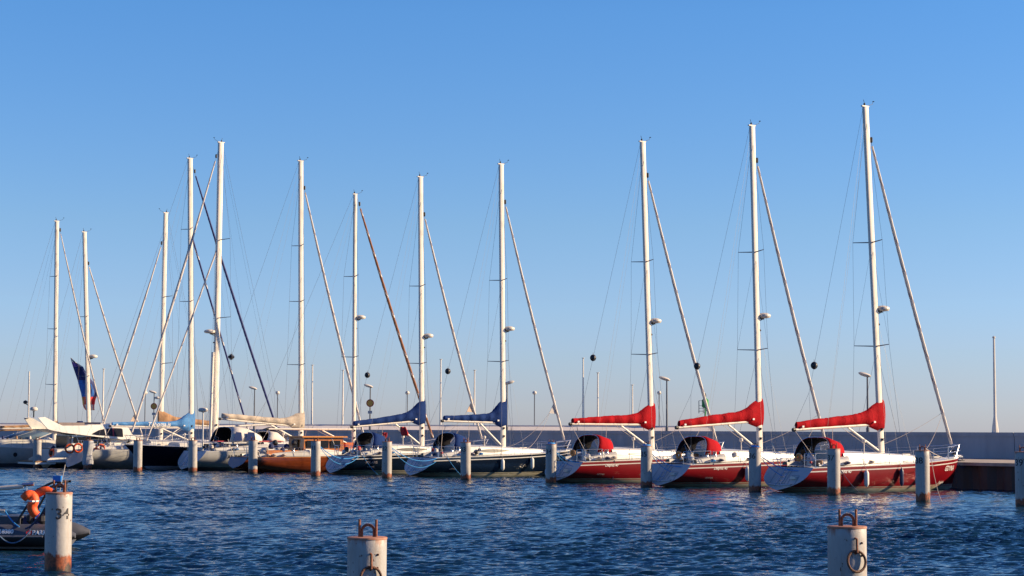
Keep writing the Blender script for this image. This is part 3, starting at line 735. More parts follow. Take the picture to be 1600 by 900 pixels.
    # anchor and roller on the bow
    b = MB(); b.box((Lf + .02, 0, sh[2] + .05), (.5, .16, .07), steel)
    b.tube([(Lf - .3, 0, sh[2] + .13), (Lf + .22, 0, sh[2] + .10), (Lf + .32, 0, sh[2] - .18)], .025, steel, 6); b.box((Lf + .22, 0, sh[2] - .16), (.26, .22, .05), dark)
    b.build('anchor', t)
    if clutter:
        cz = lambda x: H.sheer(H.q(x)) + .05
        xa = x0 + .5; xb = c[0] + .15
        for sd in (-1, 1):
            b = MB(); P = []
            for i in range(9):
                k = i / 8; x = xa + (xb - xa) * k; yo = H.at(x, H.sheer(H.q(x))) * .80; hh = .14 + .26 * k
                P.append([(x, sd * y_, z_) for y_, z_ in ((yo, cz(x) - .02), (yo - .04, cz(x) + hh * .8), (yo - .14, cz(x) + hh), (yo - .34, cz(x) + hh), (yo - .38, cz(x) - .05))])
            b.grid(P if sd < 0 else P[::-1], white); b.build('coaming', t, True)
            for k in (.45, .72):
                x = xa + (xb - xa) * k; yo = H.at(x, H.sheer(H.q(x))) * .80 - .22
                MB().lathe([(.085, 0), (.07, .05), (.06, .1), (.085, .17), (.04, .19)], steel, (x, sd * yo, cz(x) + .14 + .26 * k), 12).build('winch', t, True)
        b = MB().box((xb + .02, 0, cz(xb) + .25), (.06, .75, .55), glass); b.build('companionway', t)
        if wheel:
            xw = xa + (xb - xa) * .25
            b = MB(); b.torus((xw, 0, cz(xw) + .42), .50, .018, dark, (1, 0, .15), 28, 6)
            for k in range(6): a_ = k * math.pi / 3; b.tube([(xw, 0, cz(xw) + .42), (xw - .0, .5 * math.cos(a_), cz(xw) + .42 + .5 * math.sin(a_))], .010, steel, 5)
            b.build('wheel', t, True)
            MB().box((xw + .18, 0, cz(xw) + .22), (.24, .3, .55), white, taper=.8).box((xw + .16, 0, cz(xw) + .56), (.1, .4, .18), dark).build('binnacle', t)
        for x, w_ in ((c[1] * .5, .5), (c[1] + .9, .5)):
            if x < Lf - 1.5:
                zz = par(x)[0] + par(x)[2] * 1.12 if x < c[1] else cz(x) + .06
                MB().box((x, 0, zz + .02), (w_, w_, .05), glass).box((x, 0, zz), (w_ + .07, w_ + .07, .05), alu).build('deck_hatch', t)
        # assorted kit on the stern rail and cockpit: horseshoe, engine, coils, cushions
        for k in range(11):
            x = x0 + .05 + rnd.uniform(0, 1.3 if k < 7 else 3.2); y = near * B * rnd.uniform(-.1, .40)
            b = MB(); mm = rnd.choice([white, dark, roped, white, lampw, teak, redline, white]); s_ = rnd.uniform(.06, .17)
            b.lathe([(s_ * .7, 0), (s_, s_ * .3), (s_ * .9, s_ * 1.3), (s_ * .3, s_ * 1.7)], mm, (x, y, cz(x) + rnd.uniform(.0, .3)), 10); b.build('deck_gear', t, True)
        for k in range(3):
            x = x0 + rnd.uniform(1.0, La - 3.2); b = MB()
            b.torus((x, near * H.at(x, H.sheer(H.q(x))) * .87, cz(x) + .06), .13, .03, rnd.choice([ropeb, roped, ropep]), (0, .3, 1), 14, 6).torus((x + .03, near * H.at(x, H.sheer(H.q(x))) * .87, cz(x) + .11), .11, .03, ropep, (.2, .1, 1), 14, 6)
            b.build('rope_coil', t, True)
        MB().tube([(-La + strn * sh[0] + .2, -near * B * .28, sh[0]), (-La + strn * sh[0] - .25, -near * B * .28, sh[0] + 1.15)], .018, alu, 6).build('ensign_staff', t)
        MB().lathe([(.03, 0), (.03, .45), (.10, .5), (.10, .62), (.03, .66)], lampw, (c[0] + 1.9, near * .55, par(c[0] + 1.9)[0] + par(c[0] + 1.9)[2]), 10).build('ventilator', t, True)
    if steps:
        # boarding step, hatch outlines and lit ladder box on the slanted transom
        def tp(y, z): return Vector((-La + strn * z - .012, y, z))
        b = MB(); ww = B * tw / 2
        for (ya, yb, za, zb) in ((-.16 * ww, .5 * ww, .42, sh[0] * .92), (-.62 * ww, -.30 * ww, .40, .80)):
            for (p_, q_) in (((ya, za), (yb, za)), ((yb, za), (yb, zb)), ((yb, zb), (ya, zb)), ((ya, zb), (ya, za))): b.tube([tp(*p_), tp(*q_)], .008, shadecloth, 4)
        b.build('locker_outline', t)
        P = [(-.10 * ww, .66), (.44 * ww, .66), (.44 * ww, .95), (-.10 * ww, .95)]
        b = MB(); o_ = tp(-.46 * ww, .70); b.box(o_ + Vector((-.06, 0, 0)), (.16, .34, .12), white); b.build('transom_shower', t)
        b = MB()
        for yy in (-.04 * ww, .16 * ww): b.tube([tp(yy, .28) + Vector((-.05, 0, 0)), tp(yy, sh[0] * .98) + Vector((-.05, 0, 0))], .016, steel, 6)
        for kz in (.35, .55, .75, .95): b.tube([tp(-.04 * ww, kz) + Vector((-.05, 0, 0)), tp(.16 * ww, kz) + Vector((-.05, 0, 0))], .014, steel, 6)
        b.build('boarding_ladder', t)
        b = MB(); P = []
        for i in range(9):
            y = -.50 * ww + 1.0 * ww * i / 8; P.append([tp(y, .30 + .04 * abs(y)), tp(y, .34 + .04 * abs(y)) + Vector((-.07, 0, 0)), tp(y, .38 + .04 * abs(y)) + Vector((-.05, 0, 0)), tp(y, .40 + .04 * abs(y))])
        b.grid(P, white); b.build('swim_step', t, True)
    def L2W(x, y, z): return t.matrix_world @ Vector((x, y, z)) if False else Vector((P0.x + x * math.cos(hdg) - y * math.sin(hdg), P0.y + x * math.sin(hdg) + y * math.cos(hdg), z))
    info = dict(t=t, H=H, W=L2W, near=near, x0=x0, mp=mp, hM=hM, hdg=hdg, La=La, Lf=Lf, B=B, sh=sh, strn=strn)
    if ball:
        ktop = mp(hM - .05) + Vector((-.15, 0, 0)); st = Vector((-La + strn * sh[0] + .25, 0, sh[0]))
        lo, hi = 0., 1.
        for _ in range(24):
            m = (lo + hi) / 2; p = L2W(*st.lerp(ktop, m)); zz = zat(ball['y'], ball['x'], p.y)
            if p.z < zz: lo = m
            else: hi = m
        p = L2W(*st.lerp(ktop, lo)); rB = ball.get('r', .17)
        o = thing('day_shape', ball['label'], 'signal ball', p, .4, 'black signal shapes hung in the rigging')
        if ball.get('cube'):
            MB().tube([(0, 0, -rB), (0, 0, 0), (0, 0, rB)], [.02, rB * 1.3, .02], dark, 4).build('cone_shape', o)
        else:
            MB().lathe([(rB * math.sin(math.pi * i / 10) + .002, -rB * math.cos(math.pi * i / 10)) for i in range(11)], dark, n=16).build('ball', o, True)
        MB().torus((0, 0, 0), rB + .004, .012, wire, (1, 0, 0), 20, 5).torus((0, 0, 0), rB + .006, .012, wire, (0, 1, 0), 20, 5).tube([(0, 0, rB), (0, 0, rB + .12)], .012, wire, 5).build('hanging_ring', o)
    if textfn: textfn(info)
    return info
def side_text(I, txt, size, m, x, z, bold=0.0, shear=0.0, name='lettering'):
    H, near = I['H'], I['near']; b = MB()
    add_text(b, txt, size, m, lambda u, v: (x - near * u, near * (H.at(x - near * u, z + v) + .012), z + v), bold, shear)
    b.build(name, I['t'])
def fender(I, x, label, m=fenderw, zt=None, L=.72, r=.12, rope=ropep):
    H, near = I['H'], I['near']; s_ = H.sheer(H.q(x)); zt = zt if zt is not None else s_ - .22
    y = near * (max(H.at(x, zt - L * .3), H.at(x, zt)) + r + .01); p = I['W'](x, y, zt - L)
    t = thing('fender', label, 'fender', p, I['hdg'], 'fenders hung along the hulls')
    MB().lathe([(.03, 0), (.05, .03), (r * .8, .08), (r, .15), (r, L - .15), (r * .8, L - .08), (.045, L - .02), (.03, L + .03)], m, n=16).build('cushion', t, True)
    MB().tube([(0, 0, L), (0, -near * (r + .06) * .6, s_ - (zt - L) + .02), (0, -near * (r + .16), s_ - (zt - L) + .3)], .010, rope, 5).build('lanyard', t)
def rope(a, b_, sg, m, label, r=.018, grp='mooring ropes from the sterns to the piles'):
    a = Vector(a); o = MB().tube([p - a for p in sag(a, b_, sg)], r, m, 6).build('mooring_rope', None, True, loc=a)
    tag(o, label, 'rope', grp)

G_RED = 'matching red racing yachts moored stern-on'; G_NAVY = 'matching navy yachts with blue covers'
def redtext(name, model, bow=None, low=None):
    def f(I):
        if model: side_text(I, 'Delphia 40', .19, letterw, -I['La'] + 2.75, I['sh'][0] - .20, .002, .35)
        if name: side_text(I, name, .21, letterg, -I['La'] + 2.15, .78, .002)
        side_text(I, 'GDYNIA', .12, letterg, -I['La'] + 2.15, .50, .003)
        if bow: side_text(I, 'GDYNIA', .36, letterw, I['Lf'] - 1.5, 1.06, .003, .2); side_text(I, 'Delphia', .20, letterw, I['Lf'] - 1.95, .37, .004, .35)
    return f
RI = {}
RI['r3'] = yacht('sailing_yacht', 'red yacht nearest the camera on the right, white GDYNIA lettering at its bow', G_RED, 1379, 0, 94, 34, 5.25, 7.0, 3.75, (1352, 167), redhull, [379, 541],
      furl=dict(y0=205, r=.072, sheets=.135), boom=dict(L=5.35, z0=3.22, z1=2.93, m=redcan, hump=1.12, h0=.66, h1=.36), hoodp=(-4.75, -3.55, 2.35, 1.66, .92, redcan), radar=dict(y=484),
      ball=dict(x=1243, y=571, label='black signal ball hung astern of the right red yacht mast'), textfn=redtext('POLLUX', True, bow=True), seed=3)
RI['r2'] = yacht('sailing_yacht', 'middle red yacht of the three, single long white fender amidships', G_RED, 1188, 0, 101, 34, 5.1, 6.95, 3.75, (1175, 197), redhull, [394, 547],
      furl=dict(y0=238, r=.072, sheets=.13), boom=dict(L=5.25, z0=3.38, z1=3.02, m=redcan, hump=1.12, h0=.66, h1=.36), hoodp=(-4.75, -3.55, 2.35, 1.66, .92, redcan), radar=dict(y=495),
      ball=dict(x=1073, y=572, label='black signal ball hung between the left and middle red masts'), textfn=redtext(None, True), seed=4)
RI['r1'] = yacht('sailing_yacht', 'leftmost red yacht of the three, lowest level red boom cover', G_RED, 1020, 0, 108, 34, 5.1, 6.95, 3.75, (1004, 222), redhull, [409, 554],
      furl=dict(y0=262, r=.072, sheets=.15), boom=dict(L=5.3, z0=3.20, z1=3.20, m=redcan, hump=1.12, h0=.60, h1=.33), hoodp=(-4.75, -3.55, 2.35, 1.70, .92, redcan), radar=dict(y=503),
      ball=dict(x=905, y=559, label='black signal ball hung between the right blue mast and left red mast'), textfn=redtext(None, True), seed=5)
RI['b2'] = yacht('sailing_yacht', 'navy yacht nearer the red ones, two white fenders on its side', G_NAVY, 787, 0, 120.5, 34, 5.1, 6.9, 3.75, (783, 257), bluehull, [438, 565],
      furl=dict(y0=305, r=.068, clew=.16), boom=dict(L=4.2, z0=3.32, z1=3.40, m=bluecan, hump=1.38, h0=.56, h1=.34), hoodp=(-4.5, -3.3, 2.4, 1.68, 1.0, bluecan), radar=dict(y=515), bl=bluehull,
      ball=dict(x=677, y=580, label='black signal ball hung right of the left blue-covered mast'), textfn=redtext(None, True), seed=6)
RI['b1'] = yacht('sailing_yacht', 'navy yacht next to the varnished wooden boat, dark blue sail cover', G_NAVY, 660, 0, 126, 34, 5.1, 6.9, 3.75, (657, 277), bluehull, [447, 568],
      furl=dict(y0=325, r=.068, clew=.17, cm=peach), boom=dict(L=4.95, z0=3.45, z1=3.02, m=bluecan, hump=1.30, h0=.60, h1=.36), hoodp=(-4.5, -3.3, 2.4, 1.68, 1.0, bluecan), radar=dict(y=526), bl=bluehull,
      ball=dict(x=556, y=586, label='black signal ball in front of the mast with the brown jib'), textfn=redtext('POLARIS', False), seed=7)
RI['wood'] = yacht('wooden_yacht', 'varnished wooden yacht with orange-brown cabin between white and navy yachts', 'bigger yachts left of the navy pair', 553, 0, 131, 34, 6.8, 9.2, 4.1, (555, 304), woodhull, [432, 558],
      furl=dict(y0=308, r=.082, m=sailbrown, s=sail, s2=False), boom=dict(L=6.3, z0=2.86, z1=2.86, m=None), stripe=False, boot=woodhull, bl=woodhull, transm=mat('transom_grey_paint', (.10, .11, .15), .4), strn=.6, steps=False, tw=.62, zt=.3,
      sh=(1.02, 1.10, 1.6), radar=dict(y=497), cab=(-4.3, 2.2, 1.3, .9, .55, .3, None), tr=(.13, .10), toe=woodtrim, deckm=teak, wheel=False, seed=8)
RI['beige'] = yacht('sailing_yacht', 'large white yacht with beige rolled mainsail and cream cockpit enclosure', 'bigger yachts left of the navy pair', 471, 0, 136, 34, 5.5, 9.2, 4.4, (470, 252), greyhull, [384, 471, 570],
      furl=dict(y0=282, r=.075, s2=False, s=sailstripe), boom=dict(L=6.0, z0=3.05, z1=3.55, m=beigecan, hump=1.0, h0=.50, h1=.38), stripe=False, boot=mat('boot_dark', (.10, .11, .13), .5), bl=letterb, sh=(1.35, 1.42, 1.7), strn=.8,
      cab=(-3.6, 2.6, 1.45, .8, .62, .2, [(-3.2, 1.2, False)]), win=blueglass, tr=(.18, .10), sprl=1.35, seed=9,
      ball=dict(x=433, y=558, cube=True, r=.2, label='black diamond-shaped signal left of the mast with the beige sail'), textfn=lambda I: side_text(I, 'ANTARES', .34, letterb, -I['La'] + 3.3, .95, .01))
RI['blk'] = yacht('sailing_yacht', 'black-hulled yacht pointing its bow at the far left piles', 'bow-out yachts on the left', 336, 0, 136.8, 37, 6.95, 7.4, 4.2, (345, 223), blackhull, [497, 375][::-1],
      furl=dict(y0=232, r=.068), boom=dict(L=4.2, z0=3.0, z1=3.2, m=None), out=True, stripe=False, boot=mat('boot_grey', (.30, .32, .35), .5), bl=mat('boot_grey', (.3, .3, .3)), sh=(1.5, 1.5, 1.75), rake=1.0,
      radar=dict(y=520, side=1, s=1.3), tr=(.21, .12), sprl=1.3, cab=(-4.4, 3.2, 1.5, .9, .55, .25, [(-3.5, 1.5, False)]), seed=10, toe=teak, hoodp=(-5.2, -4.0, 2.6, 2.1, .9, navycan))
RI['b8'] = yacht('sailing_yacht', 'large grey-hulled yacht with light blue lettered sail cover and orange lifebuoys at its stern', 'bigger yachts left of the navy pair', 300, 0, 141, 34, 7.6, 9.6, 4.5, (297, 248), greyhull, [358, 471],
      furl=dict(y0=255, r=.075, m=sailnavy, s=sailnavy), boom=dict(L=6.0, z0=2.95, z1=3.02, m=ltbluecan, hump=1.15, h0=.42, h1=.30, text='Tohoma.is'), tr=(.19, .11), seed=11, sh=(1.35, 1.42, 1.75), stripe=False, boot=greyhull, bl=greyhull, strn=1.05, transm=greyhull, steps=False, zt=.12)
RI['b9'] = yacht('sailing_yacht', 'white yacht with brown rolled sail, bow pointing left, behind the black bow', 'bow-out yachts on the left', 251, 0, 151, 34, 5.5, 6.0, 3.9, (259, 333), white, [464, 568],
      furl=dict(y0=372, r=.06, s2=False), boom=dict(L=4.6, z0=3.25, z1=3.05, m=browncan, hump=1.0, h0=.6, h1=.42), out=True, seed=12, sh=(1.3, 1.35, 1.65), steps=False)
RI['m136'] = yacht('sailing_yacht', 'yacht behind the flybridge cruiser whose mast carries the large blue flag', 'bigger yachts left of the navy pair', 141, 0, 157.5, 34, 5.0, 6.8, 3.9, (132, 363), white, [495, 588],
      furl=dict(y0=404, r=.065, s2=False, clew=.13, cm=peach), boom=None, radar=dict(y=558), sh=(1.3, 1.4, 1.7), strn=.75, seed=15, steps=False, tr=(.17, .10))
RI['far'] = yacht('sailing_yacht', 'farthest left yacht, its mast rising behind the flybridge cruiser', 'bigger yachts left of the navy pair', 86, 0, 151, 34, 4.8, 6.8, 3.9, (89, 346), white, [432, 514, 601],
      furl=dict(y0=350, r=.05), boom=dict(L=5.0, z0=2.9, z1=2.8, m=browncan, hump=.5, h0=.3, h1=.2), seed=14, tr=(.16, .10))
# second stay with navy sail on the light blue covered yacht, inner stay on the black one
I = RI['b8']; a = I['mp'](zat(362, 300, 141)); 
MB().tube([a.lerp(Vector((4.9, 0, 1.7)), k / 60) for k in range(2, 60)], .072, sailnavy, 8, spiral=(sail, (0,))).build('furled_staysail', I['t'], True)
I = RI['blk']; a = I['mp'](zat(382, 336, 136.8))
MB().tube([a.lerp(Vector((5.4, 0, 1.8)), k / 70) for k in range(2, 70)], .062, sail, 8, spiral=(sailstripe, (0,))).build('furled_staysail', I['t'], True)
MB().tube([I['mp'](1.9) + Vector((.45, .1, 0)), I['mp'](8.3) + Vector((.36, .1, 0))], .10, alu, 10).build('spinnaker_pole', I['t'], True)
# cream cockpit enclosure, radar post on the big white yacht
I = RI['beige']; t = I['t']
en = hood(t, -6.3, -3.7, 3.2, 1.95, 1.05, creamcan, .55, True, .8)
for a, b2 in ((-6.1, -5.4), (-5.2, -4.4)):
    MB().grid([[(a, -1.66, 2.05), (b2, -1.66, 2.05)], [(a + .25, -1.62, 2.66), (b2 - .05, -1.60, 2.62)]], blueglass).build('enclosure_window', en, False, solid=.01)
hood(t, -3.3, -1.7, 2.4, 2.0, .7, creamcan, .4, True, .7)
MB().tube([(-8.0, -.9, 1.35), (-8.0, -.9, 4.0)], [.07, .05], white, 8).build('radar_post', t, True)
MB().lathe([(.08, 0), (.30, .05), (.34, .16), (.26, .28), (.02, .33)], lampw, (-8.0, -.9, 3.98), 16).build('radar_dome', t, True)
MB().box((-4.6, -.9, 2.02), (5.0, .9, .06), mat('red_trim', (.45, .03, .03), .6)).build('dodger_board', t)
# wooden deckhouse with framed windows
I = RI['wood']; t = I['t']
dh = MB().box((-2.9, 0, 1.75), (3.1, 2.3, 1.15), woodtrim, taper=.94).build('deckhouse', t)
MB().box((-2.9, 0, 2.36), (3.4, 2.55, .09), mat('wood_roof_edge', (.55, .22, .05), .4)).build('deckhouse_roof', dh)
for xx in (-3.85, -2.95, -2.05):
    MB().box((xx, -1.155, 1.86), (.74, .03, .50), glass).build('window', dh)
MB().box((-4.47, 0, 1.75), (.03, .7, .9), glass).build('door', dh)
b = MB().box((-5.9, 0, 1.28), (2.6, 2.5, .38), woodtrim, taper=.96); b.build('cockpit_coaming', t)
b = MB()
for k in range(7): b.lathe([(.12, 0), (.2, .12), (.15, .3), (.03, .36)], random.Random(k).choice([dark, roped, blackrub, lampw]), (-7.2 + k * .42, -.8 - .25 * (k % 2), 1.3 + .25 * (k % 3)), 9)
b.build('deck_gear', t, True)
MB().box((-.75, -.6, 1.75), (.75, .6, .45), mat('raft_orange', (.50, .10, .02), .6)).build('raft_box', t)

# fenders
fender(RI['r3'], .95, 'white fender amidships on the right red yacht'); fender(RI['r3'], -.75, 'dark navy fender left of the white one on the right red yacht', fenderb, L=.85, r=.10)
fender(RI['r3'], -3.0, 'white fender beside pile 37 on the right red yacht', L=.8)
fender(RI['r2'], -2.6, 'long white fender on the side of the middle red yacht', L=.75)
fender(RI['b2'], -1.4, 'white fender right beside the pile on the right navy yacht'); fender(RI['b2'], .85, 'white fender nearer the bow of the right navy yacht')
fender(RI['beige'], -3.6, 'white fender on the side of the big white yacht', L=.95, r=.16)
fender(RI['r1'], -1.0, 'small grey fender on the side of the left red yacht', fenderw, L=.5, r=.08) if False else None

# mooring ropes
def qpt(I, y=.8, dx=.2): H = I['H']; return I['W'](-I['La'] + I['strn'] * I['sh'][0] + dx, I['near'] * I['B'] / 2 * .80 * y, I['sh'][0] + .03)
for k, pl, sg, m, lab in (('r3', 1179, .50, ropeb, 'light blue rope sagging from the right red yacht stern to pile 36'), ('r2', 1010, .45, ropeb, 'light blue rope sagging from the middle red yacht stern to pile 35'),
                      ('r1', 861, .35, ropeb, 'light blue rope sagging from the left red yacht stern to pile 34'), ('b2', 605, .55, ropeb, 'light blue rope sagging from the right navy yacht stern'),
                      ('b1', 494, .5, ropeb, 'light blue rope sagging from the left navy yacht stern'), ('b8', 138, .2, roped, 'dark rope from the grey yacht stern to the wrapped pile')):
    P = PL[pl]; a = qpt(RI[k], 1.0, .25); rope(a, P + Vector((0, .3, -.12)), sg, m, lab, .024)
    if m is ropeb: rope(a + Vector((.1, .1, 0)), P + Vector((.1, .3, -.2)), sg * 1.7, m, lab.replace('light blue rope', 'lower light blue rope'), .018)
for k, x, dx, lab in (('r3', -4.6, 1.3, 'thin dark rope hanging from the right red yacht quarter into the water'), ('r1', -4.0, .05, 'thin rope hanging down the side of the left red yacht'),
                  ('b2', -5.2, 1.2, 'thin blue rope hanging from the right navy yacht into the water'), ('b1', -5.4, 1.2, 'thin blue rope hanging from the left navy yacht into the water'), ('r2', -4.6, .05, 'thin dark rope hanging down the side of the middle red yacht')):
    I = RI[k]; H = I['H']; s_ = H.sheer(H.q(x)); a = I['W'](x, I['near'] * (H.at(x, s_) + .03), s_ + .03); e = I['W'](x + dx, I['near'] * (H.at(x + dx, .1) + (.35 if dx > .5 else .08)), -.05)
    rope(a, e, .12, roped if k[0] == 'r' else ropeb, lab, .014, 'thin ropes hanging down the hulls')
P = PL[1441]; a = RI['r3']['W'](3.0, -1.5, 1.5); rope(a, P + Vector((.15, .25, .1)), .05, ropep, 'pale rope from the right red yacht rail to the top of pile 38', .012, 'pale ropes at the right red yacht')
rope(P + Vector((.32, 0, -.1)), P + Vector((.75, -.3, -P.z - .05)), .35, ropep, 'pale rope trailing down the right side of pile 38 into the water', .012, 'pale ropes at the right red yacht')
a = RI['r3']['W'](5.2, -.1, 1.5); rope(a, uw(76.7, 66, 1.3), .45, ropeb, 'long blue bow rope slung in front of the dark quay piling', .02, 'bow ropes to the quay')
rope(RI['r3']['W'](5.2, .1, 1.5), uw(76.7, 64, 1.2), .25, roped, 'dark bow rope slung above the blue one before the quay piling', .018, 'bow ropes to the quay')

def lifebuoy(p, label, R_=.28, m=orange, rz=0, nrm=(.3, -1, 0)):
    t = thing('lifebuoy', label, 'lifebuoy', p, rz, 'lifebuoys on stern rails')
    MB().torus((0, 0, 0), R_, .065, m, nrm, 28, 8, seg=(letterw, 7) if m is orange and False else None).build('ring', t, True)
    MB().torus((0, 0, 0), R_ + .07, .010, ropep, nrm, 20, 5).build('grab_line', t)
lifebuoy(at(109, 701, 134.4), 'orange lifebuoy on the grey yacht stern, left one of the front pair'); lifebuoy(at(122, 700, 134.9), 'orange lifebuoy on the grey yacht stern, right one of the front pair')
lifebuoy(at(157, 701, 135.6), 'orange lifebuoy on the grey yacht rail right of the wrapped pile'); lifebuoy(at(150, 705, 135.3), 'small orange lifebuoy partly behind the wrapped pile', .2)
for k, px, py in (('r1', 875, 700), ('r2', 1060, 703), ('r3', 1225, 705)):
    I = RI[k]; p = I['W'](I['x0'] + .05, I['near'] * I['B'] * .10, I['sh'][0] + .46)
    lifebuoy(p, {'r1': 'yellow lifebuoy on the stern rail of the left red yacht', 'r2': 'yellow lifebuoy on the stern rail of the middle red yacht', 'r3': 'yellow lifebuoy on the stern rail of the right red yacht'}[k], .13, yellow, 0, (-.8, -.6, 0))

# flags
def flag_mesh(poly, D, nx=1, name='flag', label='', cat='flag', cols=None, amp=.12):
    # poly: (left,right) picture x for a list of picture rows, hung as a rippled cloth
    o3 = at(poly[0][1], poly[0][0], D); b = MB(); P = []
    N = 10
    for k, (py, xl, xr) in enumerate(poly):
        row = []
        for j in range(N + 1):
            p = at(xl + (xr - xl) * j / N, py, D) - o3; p.y += amp * math.sin(j * 1.1 + k * .5); row.append(p)
        P.append(row)
    b.grid(P, redflag, cols); o = b.build(name, None, True, loc=o3, solid=.012); return tag(o, label, cat)
fb = mat('flag_blue', (.03, .15, .50), .8, bump=.4, scale=3, var=.5, col2=(.02, .03, .16)); fv = mat('flag_violet', (.20, .10, .36), .8); fw_ = mat('flag_white', (.7, .66, .62), .8); fg = mat('flag_gold', (.62, .36, .10), .8); fn_ = mat('flag_navy', (.02, .03, .14), .8)
def fc(i, j):
    if i == 0: return fw_
    if i == 1: return fw_ if j > 6 else fv
    if i == 6 and j in (4, 5, 6): return fg
    if i >= 11: return fw_ if j % 4 else redflag
    if i >= 9: return (redflag if j not in (3, 4, 5) else fn_) if j else fg
    if i <= 4 or j > 7: return fn_
    return fb
rows_ = [(559, 110, 111.5), (566, 111.5, 119), (573, 113.5, 130), (580, 116, 133), (587, 118.5, 137), (594, 121, 143), (601, 123, 149), (608, 125, 151.5), (614, 127, 152), (620, 128, 151), (626, 129, 149), (632, 129.5, 148.5), (637, 131, 148.5), (641, 134, 148.5)]
flag_mesh(rows_, 158.6, label='large blue flag with red foot draped behind the second mast from the left', cols=fc)
flag_mesh([(667, 625, 634), (672, 625, 636), (677, 626, 638), (681, 628, 638)], 121.5, label='red flag hanging under the left blue sail cover', cols=lambda i, j: redflag, amp=.05)
flag_mesh([(676, 597, 605), (680, 598, 605), (684, 599, 604)], 124.0, label='small red pennant hanging behind the blue spray hood', cols=lambda i, j: redflag, amp=.04)

# ---------------------------------------------------------------- flybridge cruiser and sports cruiser (left)
def motor_hull(root, Lf, La, B, sh, hm):
    H = Hull(Lf, La, B, sh, .9, .15, transw=.92, zt=-.1); build_hull(H, root, hm, False, boot=mat('boot_dark', (.10, .11, .13)), bl=letterb); return H
th = R(33); px0, Dm = 76, 140; x = gx(px0, Dm)
cwhite = mat('cruiser_white', (.80, .77, .70), .3, var=.3, scale=1.5, col2=(.68, .65, .58))
t = thing('flybridge_cruiser', 'white flybridge motor cruiser with swept wing and dark curved side windows', 'motor yacht', (x, Dm, 0), th, 'motor cruisers at the left edge')
H = motor_hull(t, 12.6, .2, 4.1, (1.35, 1.6, 1.95), cwhite)
MB().box((-.85, 0, .46), (1.45, 3.7, .10), teak).box((-.85, 0, .34), (1.5, 3.8, .13), cwhite).build('swim_platform', t)
for sd in (-1, 1): MB().prism([(-.75, .42), (-.75, .62), (.95, 1.55), (1.9, 1.62), (1.9, .42)], sd * 2.02, sd * 1.86, cwhite).build('cockpit_side', t)
MB().box((3.9, 0, 1.85), (5.6, 3.4, 1.05), cwhite, taper=.97).build('saloon', t)
MB().box((1.08, 0, 1.85), (.05, 2.7, .95), glass).box((1.05, -1.35, 1.85), (.07, .5, .95), mat('tan_panel', (.34, .26, .19), .6)).build('saloon_door', t)
MB().box((2.5, -1.735, 2.02), (2.5, .03, .42), glass).build('saloon_window', t)
top_ = [(-1.35, 3.60), (-.85, 3.66), (-.1, 3.28), (.4, 3.04), (2.4, 3.06), (4.5, 3.24), (5.3, 3.12)]
bot_ = [(-.95, 3.10), (-.7, 2.80), (-.45, 2.72), (.4, 2.55), (3.05, 2.24), (4.9, 2.06), (5.9, 2.04)]
b = MB()
for sd in (-1, 1): b.prism(top_ + bot_[::-1], sd * 2.0, sd * 1.84, cwhite)
b.grid([[(p[0], y_, p[1]) for y_ in (-1.84, 0, 1.84)] for p in bot_[1:]], cwhite)
b.grid([[(p[0], y_, p[1] - (.02 if k else 0)) for y_ in (-1.84, 0, 1.84)] for k, p in enumerate([(.9, 2.82), (2.6, 2.85), (4.5, 3.1), (5.3, 3.08), (5.9, 2.04)])], cwhite)
b.grid([[(-1.33, y_, 3.59) for y_ in (-1.84, 0, 1.84)], [(-.86, y_, 3.64) for y_ in (-1.84, 0, 1.84)]], cwhite)
tumble = lambda V: [(vx, vy * (1 - .13 * (vz - 2.0)), vz) for vx, vy, vz in V]
b.v = tumble(b.v); fbk = b.build('flybridge', t)
for pl_ in ([(2.55, 2.44), (3.1, 2.72), (3.55, 2.82), (3.62, 2.33), (3.0, 2.36)], [(3.70, 2.84), (4.15, 2.88), (4.15, 2.29), (3.70, 2.33)], [(4.28, 2.885), (4.85, 2.87), (4.95, 2.8), (4.95, 2.24), (4.28, 2.28)]):
    b = MB().prism(pl_, -2.03, -2.004, glass); b.v = tumble(b.v); b.build('window', fbk)
b = MB().prism([(4.16, 2.88), (4.27, 2.88), (4.27, 2.29), (4.16, 2.29)], -2.035, -2.004, redline); b.v = tumble(b.v); b.build('curtain', fbk)
MB().box((1.2, -.4, 3.14), (2.0, 2.2, .26), mat('bridge_screen', (.22, .17, .15), .4), taper=.95).build('windscreen', fbk)
MB().box((2.9, -.3, 3.22), (1.7, .5, .16), navycan).box((2.25, -.3, 3.26), (.25, .55, .26), bluecan).build('rolled_cover', fbk)
MB().tube([(-1.1, 1.3, 3.6), (-1.1, 1.3, zat(580, 44, Dm))], .05, alu, 8).build('antenna_pole', t, True)
MB().lathe([(.08, 0), (.26, .05), (.28, .16), (.2, .27), (.02, .31)], lampw, (-1.0, .4, 4.1), 16).tube([(-1.0, .4, 3.6), (-1.0, .4, 4.12)], .05, dark, 6).build('radar_dome', t, True)
MB().lathe([(.05, 0), (.16, .08), (.16, .2), (.04, .28)], dark, (-1.3, 1.4, 4.6), 12).tube([(-1.1, 1.3, 4.5), (-1.3, 1.4, 4.65)], .03, dark, 5).build('searchlight', t, True)
b = MB(); xs_ = [2.2 + k * 1.1 for k in range(9)]
ed = lambda xx, up_: (xx, -(H.at(xx, H.sheer(H.q(xx))) - .1), H.sheer(H.q(xx)) + up_)
for xx in xs_: b.tube([ed(xx, 0), ed(xx, .6)], .014, steel, 5)
b.tube([ed(xx, .6) for xx in xs_], .014, steel, 5); b.tube([ed(xx, .32) for xx in xs_], .01, steel, 5); b.build('handrail', t)
MB().torus((-.1, -1.1, 1.05), .26, .07, orange, (1, .3, 0), 20, 7).build('life_ring', t, True)
